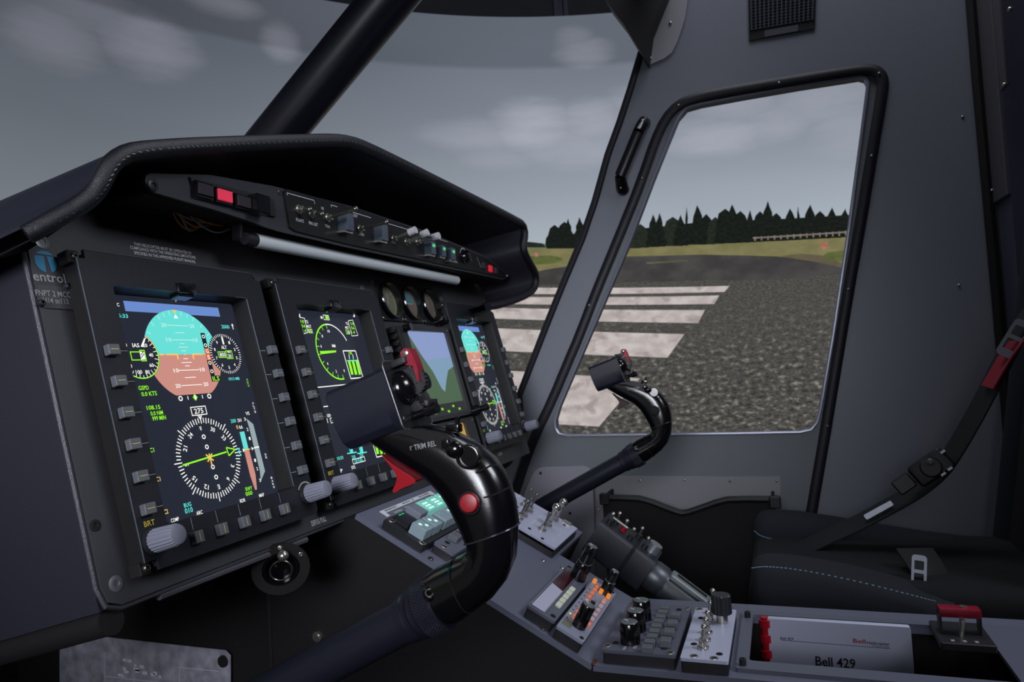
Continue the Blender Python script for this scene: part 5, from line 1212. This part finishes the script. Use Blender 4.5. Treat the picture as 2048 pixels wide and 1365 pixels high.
b.build('print_lines', mat('faded_print', (215, 213, 226), .5), pcd, 0, kind='stuff')
ao = thing('air_outlet', 'black round air outlet with a chrome ball under the instrument panel', 'vent', (.18, -.03, .72))
c = onX(562, 1140, .17); dn = (CAM - c).normalized(); dn = (dn + V((0, 0, -.5))).normalized()
ex = dn.cross(V((0, 0, 1))).normalized(); ey = ex.cross(dn) * -1
AF = frame(c, ex, ey, dn)
b = MB(AF); b.prism([(.0275 * math.cos(2 * math.pi * i / 28), .0275 * math.sin(2 * math.pi * i / 28)) for i in range(28)], -.003, 0, holes=[[(.018 * math.cos(2 * math.pi * i / 28), .018 * math.sin(2 * math.pi * i / 28)) for i in range(28)]]); b.build('flange', VOID, ao)
b = MB(AF); b.lathe((0, 0, -.012), (0, 0, 1), [(0, .0178), (.010, .0178), (.012, .0165), (.012, .0150), (.001, .0145)], 28); b.build('eyeball', GLOSSB, ao)
b = MB(AF); b.tube([(.0105 * math.cos(i * .42), .0105 * math.sin(i * .42), .002) for i in range(15)], .0008, 6, closed=True); b.build('ring', DSTEEL, ao)
p = AF.inverted() @ onX(566, 1110, .165); b = MB(AF); b.sph((p.x, p.y, .006), .0055, 14); b.build('chrome_ball', STEEL, ao)
for a in (215, 270, 320): screw(ao, AF, .0235 * math.cos(math.radians(a)), .0235 * math.sin(math.radians(a)), 0, .0024, .0012, STEEL)
# ================================================================== DOOR FITTINGS AND WALL FITTINGS
XD = WX - .001
def wpoly(l, x): return [(onX(px, py, x).y, onX(px, py, x).z) for px, py in l]
def wplate(name, lab, cat, l, mt, th=.004, x=XD, r=0):
    t = thing(name, lab, cat, (x, onX(*l[0], x).y, onX(*l[0], x).z))
    b = MB(frame((x, 0, 0), (0, 1, 0), (0, 0, 1), (-1, 0, 0))); b.prism(wpoly(l, x), 0, th); b.build('plate', mt, t); return t
t = wplate('door_trim_plate', 'plain grey trim plate screwed to the door below its window', 'trim plate', [(1192, 952), (1560, 953), (1562, 1060), (1566, 1300), (1196, 1300)], TRIMG)
for p in ((1280, 961), (1369, 961), (1460, 963), (1553, 963), (1196, 1020)): rivet(t, *p, x=XD - .005)
t = wplate('kick_plate', 'darker grey round-cornered plate at the front foot of the door', 'trim plate',
           [(1018, 1060), (1066, 950), (1071, 942), (1078, 937), (1088, 934), (1168, 932), (1178, 936), (1184, 945), (1188, 1000), (1196, 1300), (1018, 1300)], mat('kick_grey', (146, 146, 156), .5, bump=.05, scale=500), .003)
for p in ((1081, 947), (1140, 1027)): p_ = onX(*p, XD - .003); MB().sph((XD - .003, p_.y, p_.z), .003, 8, (.5, 1, 1)).build('screw', VOID, t)
# map pocket
XP = .99
pk = thing('door_pocket', 'black door pocket with a notched top rim below the window', 'pocket', (XP, onX(1370, 1000, XP).y, .3))
top = [(1206, 994), (1222, 996), (1278, 998), (1300, 1004), (1352, 1024), (1364, 1027), (1378, 1025), (1432, 1006), (1455, 1000), (1500, 999), (1545, 1000)]
tp_ = wpoly(top, XP)
FRP = frame((XP, 0, 0), (0, 1, 0), (0, 0, 1), (1, 0, 0))
b = MB(FRP); b.prism(tp_ + [(tp_[-1][0], .25), (tp_[0][0], .25)], 0, .006); b.build('front', VOID, pk)
b = MB(); b.tube([(XP, y, z) for y, z in tp_], .0062, 10); b.build('rim', mat('pocket_rim', (20, 20, 25), .55), pk)
for y, z in (tp_[0], tp_[-1]):
    b = MB(); b.box(((XP + XD) / 2 + .003, y, (z + .25) / 2), (XD - XP - .006, .006, z - .25), .001); b.build('side', VOID, pk)
    b = MB(); b.box((XP - .002, y - .004, z - .004), (.012, .020, .022), .002); b.build('rim_bracket', RUBBER, pk)
b = MB(); b.box(((XP + XD) / 2, (tp_[0][0] + tp_[-1][0]) / 2, .255), (XD - XP - .004, abs(tp_[0][0] - tp_[-1][0]), .006)); b.build('bottom', VOID, pk)
# grab handle on the pillar
gh = thing('grab_handle', 'slim black grab handle screwed to the windscreen pillar', 'handle', (WX - .02, onX(1260, 305, WX).y, onX(1245, 375, WX).z))
HX = WX - .028
h0 = onX(1284, 240, HX); h1 = onX(1276, 265, HX); h2 = onX(1240, 352, HX); h3 = onX(1241, 374, HX)
b = MB(); b.tube([h1, h2], .0115, 14, flat=.7, up=(1, 0, 0)); b.build('bar', mat('handle_black', (20, 20, 26), .35, coat=.3), gh)
for a, c in ((h0, h1), (h3, h2)):
    q = V((WX - .003, a.y, a.z)); b = MB(); b.tube([c, c.lerp(a, .6) + V((.010, 0, 0)), q + V((-.006, 0, 0)), q], [.0115, .0125, .0135, .0138], 14); m_ = b.build('foot', GLOSSB, gh)
    b = MB(); b.sph(q + V((-.020, 0, .0)), .0035, 10); b.build('screw', STEEL, m_)
# gusset plate at the pillar's top
t = wplate('gusset_plate', 'grey curved gusset plate with screws at the top of the windscreen pillar', 'plate', [(1282, 110), (1286, 122), (1292, 129), (1302, 130), (1328, 119), (1345, 106), (1355, 85), (1370, 40), (1376, 0), (1380, -40), (1318, -40), (1309, 20)], mat('gusset_grey', (158, 157, 163), .42, bump=.05, scale=500), .004, WX - .001)
for p in ((1301, 117), (1341, 46)): rivet(t, *p, x=WX - .006, r=.0034)
# air grille
vl = [(1496, -20), (1633, -38), (1630, 58), (1498, 82)]; gx = WX - .002
vg = thing('air_grille', 'black slatted air grille high on the side wall above the door', 'grille', (gx, onX(1560, 70, gx).y, onX(1560, 70, gx).z))
b = MB(frame((gx, 0, 0), (0, 1, 0), (0, 0, 1), (-1, 0, 0))); b.prism(wpoly(vl, gx), 0, .002); b.build('backing', VOID, vg)
G = frame((gx, 0, 0), (0, 1, 0), (0, 0, 1), (-1, 0, 0)); P4 = [V(q) for q in wpoly(vl, gx)]
SLAT = mat('blue_black_slat', (44, 46, 64), .5)
def gq(u, v): return P4[0].lerp(P4[1], u).lerp(P4[3].lerp(P4[2], u), v)
for i in range(15):
    u = .045 + i * .065; b = MB(G); b.prism([gq(u - .012, .0), gq(u + .012, .0), gq(u + .012, .82), gq(u - .012, .82)], .002, .005); b.build('slat', SLAT, vg)
for i in range(13):
    v = .05 + i * .062; b = MB(G); b.prism([gq(.02, v), gq(.98, v), gq(.98, v + .012), gq(.02, v + .012)], .002, .0035); b.build('cross_wire', SLAT, vg)
b = MB(G); b.prism([gq(.24, .86), gq(.75, .86), gq(.75, .99), gq(.24, .99)], .002, .003); b.build('label_strip', mat('grille_label', (70, 70, 78), .5), vg)

# ================================================================== COLLECTIVE LEVER
XC = .575
cl2 = thing('collective_lever', 'boxy black collective lever head on a grey tube beside the pedestal', 'control lever', (XC, -.5, .45))
k0 = onX(1192, 1062, XC); k1 = onX(1299, 1143, XC); kd = (k1 - k0).normalized(); ku = V((0, -kd.z, kd.y)); ku = ku if ku.z > 0 else -ku
KF = frame(k0, V((1, 0, 0)), ku, kd); KL = (k1 - k0).length
b = MB(KF); b.prism(rrect(-.030, -.0245, .030, .0245, .004, 3), 0, KL * .60); b.build('head_box', mat('collective_blue_black', (32, 36, 46), .45, bump=.05, scale=600), cl2)
b = MB(KF); b.prism(rrect(-.029, -.024, .029, .024, .004, 3), KL * .60, KL * .66); b.build('head_joint', VOID, cl2)
b = MB(KF); b.prism(rrect(-.030, -.0245, .030, .0245, .004, 3), KL * .66, KL); b.build('head_box_rear', MATS['collective_blue_black'], cl2)
b = MB(KF); b.lathe((.0, -.002, KL), (0, 0, 1), [(0, .020), (.006, .0215), (.020, .0215), (.024, .0195), (.026, .0195)], 28); b.build('twist_collar', mat('collar_grey', (90, 94, 100), .4, .6), cl2)
b = MB(KF); b.lathe((.0, -.004, KL + .024), (0, 0, 1), [(0, .0195), (.16, .0195)], 28); b.build('tube', mat('grey_tube', (74, 80, 84), .5, .2), cl2)
b = MB(KF); b.box((-.002, .016, KL + .055), (.024, .008, .060), .002); q_ = b.build('friction_block', mat('friction_grey', (128, 138, 140), .5, .2), cl2)
b = MB(KF); b.box((-.002, .0205, KL + .055), (.006, .002, .045), .0005); b.build('slot', VOID, q_)
for i, (x, z_, c_) in enumerate(((-.016, .010, 0), (.004, .016, 0), (-.004, .030, 1), (-.016, .044, 0), (.010, .052, 0), (-.010, .066, 0))):
    b = MB(KF); b.cyl((x, .0245, z_), (x, .031, z_), .0045, .0042, 12); s_ = b.build('switch_bush', RED if c_ else BLACK, cl2)
    b = MB(KF); b.cyl((x, .030, z_), (x - .004, .041, z_ - .002), .0015, .002, 8); b.sph((x - .004, .041, z_ - .002), .003, 10); b.build('switch_lever', STEEL, s_)
b = MB(KF); b.box((-.014, .035, .022), (.004, .003, .026), .001); b.build('switch_bail', STEEL, cl2)
b = MB(KF); b.cyl((.0, .0245, KL * .86), (.0, .037, KL * .86), .010, .0095, 18); b.build('round_switch', ALU, cl2)

# ================================================================== PILOT SEAT
se = thing('pilot_seat', 'dark blue-black cloth pilot seat with pale stitching on its side bolsters', 'seat', (.83, -.68, 0))
def bolster(x, l, rx, rz, name):
    """l: traced top line on plane x (pixel list)"""
    b = MB(); secs = []
    for k, (px, py, f_) in enumerate(l):
        p = onX(px, py, x); c = p - V((0, 0, rz * f_)); s_ = []
        for i in range(24):
            t = 2 * math.pi * i / 24; g = lambda q, e=.6: math.copysign(abs(q) ** e, q)
            s_.append(c + V((rx * f_ * g(math.cos(t)), 0, rz * f_ * g(math.sin(t)))))
        secs.append(s_)
    b.loft(secs); return b.build(name, SEATF, se, 60)
XN, XF = .665, .935
nb_ = bolster(XN, [(1503, 1150, .45), (1503, 1136, .75), (1507, 1124, .9), (1518, 1116, 1), (1540, 1113, 1), (1580, 1115, 1), (1640, 1124, 1), (1700, 1135, 1), (1780, 1155, 1), (1850, 1178, 1), (1900, 1190, 1)], .045, .065, 'near_bolster')
fb_ = bolster(XF, [(1507, 1062, .45), (1507, 1048, .75), (1512, 1034, .9), (1524, 1025, 1), (1545, 1022, 1), (1600, 1026, 1), (1680, 1038, 1), (1760, 1052, 1), (1850, 1066, 1), (1930, 1076, 1)], .045, .06, 'far_bolster')
za = onX(1503, 1120, XN).z; yf = onX(1507, 1116, XN).y
b = MB(); b.box((.80, yf - .19, za - .075), (.32, .40, .10), .025, 3); b.build('seat_pad', SEATD, se, 60)
b = MB(); b.box((.80, yf - .19, za - .16), (.34, .38, .08), .01, 2); b.build('seat_pan', VOID, se)
b = MB(); b.box((.80, yf - .19, (za - .2) / 2), (.24, .30, za - .2), .01); b.build('seat_pedestal', VOID, se)
for src, x, l in ((nb_, XN - .0445, [(1503, 1137), (1530, 1133), (1600, 1140), (1700, 1160), (1800, 1185), (1872, 1204)]), (fb_, XF - .0445, [(1508, 1062), (1522, 1074), (1560, 1082), (1590, 1085)])):
    b = MB(); P_ = smooth_loop([onX(px, py, x - .001) for px, py in l], 3, False); acc = 0; last = P_[0]
    for i in range(1, len(P_)):
        d = P_[i] - P_[i - 1]; nn = max(1, int(d.length / .005))
        for j in range(nn):
            a = P_[i - 1] + d * (j / nn); b.tube([a, a + d.normalized() * min(.0032, d.length / nn * .65)], .0007, 5)
    b.build('stitching', STITCH, src, kind='stuff')
yb_ = onX(1972, 1000, .97).y
b = MB(); rec = math.radians(9)
SB = frame((.80, yb_ + .0, za - .08), (1, 0, 0), (0, -math.sin(rec), math.cos(rec)), (0, math.cos(rec), math.sin(rec)))
b = MB(SB); b.box((0, .29, -.04), (.26, .58, .07), .025, 3); b.build('backrest', SEATD, se, 60)
for s_ in (-1, 1): b = MB(SB); b.box((s_ * .142, .30, -.03), (.055, .58, .075), .024, 3); b.build('back_bolster', SEATF, se, 60)
b = MB(SB); b.box((0, .70, -.04), (.20, .16, .06), .025, 3); b.build('headrest', SEATD, se, 60)

# ------------------------------------------------------------------ harness
hs = thing('seat_harness', 'black webbing seat harness with chrome buckles lying across the seat', 'harness', (.84, onX(1850, 940, .84).y, za - .03))
def strap(l, w_, name='strap', mt=STRAP, wd=(1, 0, 0)):
    P_ = smooth_loop([onX(px, py, x) for px, py, x in l], 2, False); b = MB(); secs = []
    for i, p in enumerate(P_):
        d = (P_[min(i + 1, len(P_) - 1)] - P_[max(i - 1, 0)]).normalized(); s_ = V(wd) - d * V(wd).dot(d); s_.normalize(); n_ = d.cross(s_)
        secs.append([p + s_ * w_ / 2 + n_ * .0012, p - s_ * w_ / 2 + n_ * .0012, p - s_ * w_ / 2 - n_ * .0012, p + s_ * w_ / 2 - n_ * .0012])
    b.loft(secs); return b.build(name, mt, hs)
strap([(2075, 610, .80), (2035, 665, .80), (1990, 755, .81), (1945, 840, .82), (1910, 900, .83), (1880, 945, .84), (1830, 985, .84), (1770, 1018, .84), (1720, 1045, .84), (1660, 1072, .84), (1610, 1095, .84), (1580, 1112, .84)], .044, wd=(1, .25, .22))
strap([(2055, 655, .79), (2010, 715, .80), (1990, 750, .80), (1975, 775, .80)], .030, 'red_strap', mat('red_webbing', (150, 24, 48), .7, bump=.5, scale=1500), wd=(1, .2, .25))
def buckle(px, py, x, sz, ang, mt, name, hole_=True):
    p = onX(px, py, x); d = (CAM - p).normalized(); ex = V((0, 0, 1)).cross(d).normalized(); ey = d.cross(ex)
    F_ = frame(p + d * .012, ex, ey, d) @ Matrix.Rotation(ang, 4, 'Z')
    b = MB(F_); w_, h_ = sz
    b.prism(rrect(-w_ / 2, -h_ / 2, w_ / 2, h_ / 2, min(w_, h_) * .25, 4), -.003, .003, holes=[rrect(-w_ * .32, -h_ * .30, w_ * .32, -h_ * .02, .001, 2), rrect(-w_ * .32, h_ * .08, w_ * .32, h_ * .34, .001, 2)] if hole_ else [])
    return b.build(name, mt, hs)
DALU = mat('grey_buckle_metal', (120, 124, 134), .35, .6)
buckle(2029, 678, .80, (.024, .056), -.55, DALU, 'chrome_adjuster'); buckle(1757, 1021, .84, (.046, .008), .55, DALU, 'chrome_tab', False); buckle(1838, 1146, .70, (.018, .046), -.1, DALU, 'chrome_adjuster')
strap([(1828, 1098, .75), (1850, 1130, .72), (1878, 1180, .70), (1905, 1240, .69), (1920, 1275, .69)], .05, wd=(.5, -.85, .1)); strap([(1990, 1180, .75), (1940, 1165, .74), (1930, 1155, .74)], .02, 'red_tab', MATS['red_webbing'], wd=(.2, -.9, .1))
strap([(2060, 1205, .72), (2035, 1212, .72), (2026, 1218, .72)], .03, 'red_tab', MATS['red_webbing'], wd=(.3, -.4, .8))
p = onX(1862, 935, .835); d = (CAM - p).normalized(); ex = V((0, 0, 1)).cross(d).normalized(); ey = d.cross(ex); F_ = frame(p + d * .02, ex, ey, d) @ Matrix.Rotation(.65, 4, 'Z')
b = MB(F_); b.box((0, 0, 0), (.058, .036, .026), .008, 3); b.cyl((0, 0, .010), (0, 0, .022), .016, .013, 20); rb_ = b.build('release_box', RUBBER, hs)
b = MB(F_); b.sph((.004, .006, .021), .006, 12, (1, 1, .5)); b.build('release_knob', mat('grey_knob2', (90, 92, 96), .4, .4), rb_)
b = MB(F_); b.box((-.045, .002, .004), (.028, .024, .010), .002); b.build('tongue', BLACK, hs)
for q in ((.027, .008), (.006, -.017), (.018, -.016)): b = MB(F_); b.box((q[0], q[1], .006), (.009, .005, .016), .001); b.build('fitting', DALU, hs)
bpy.context.view_layer.update()
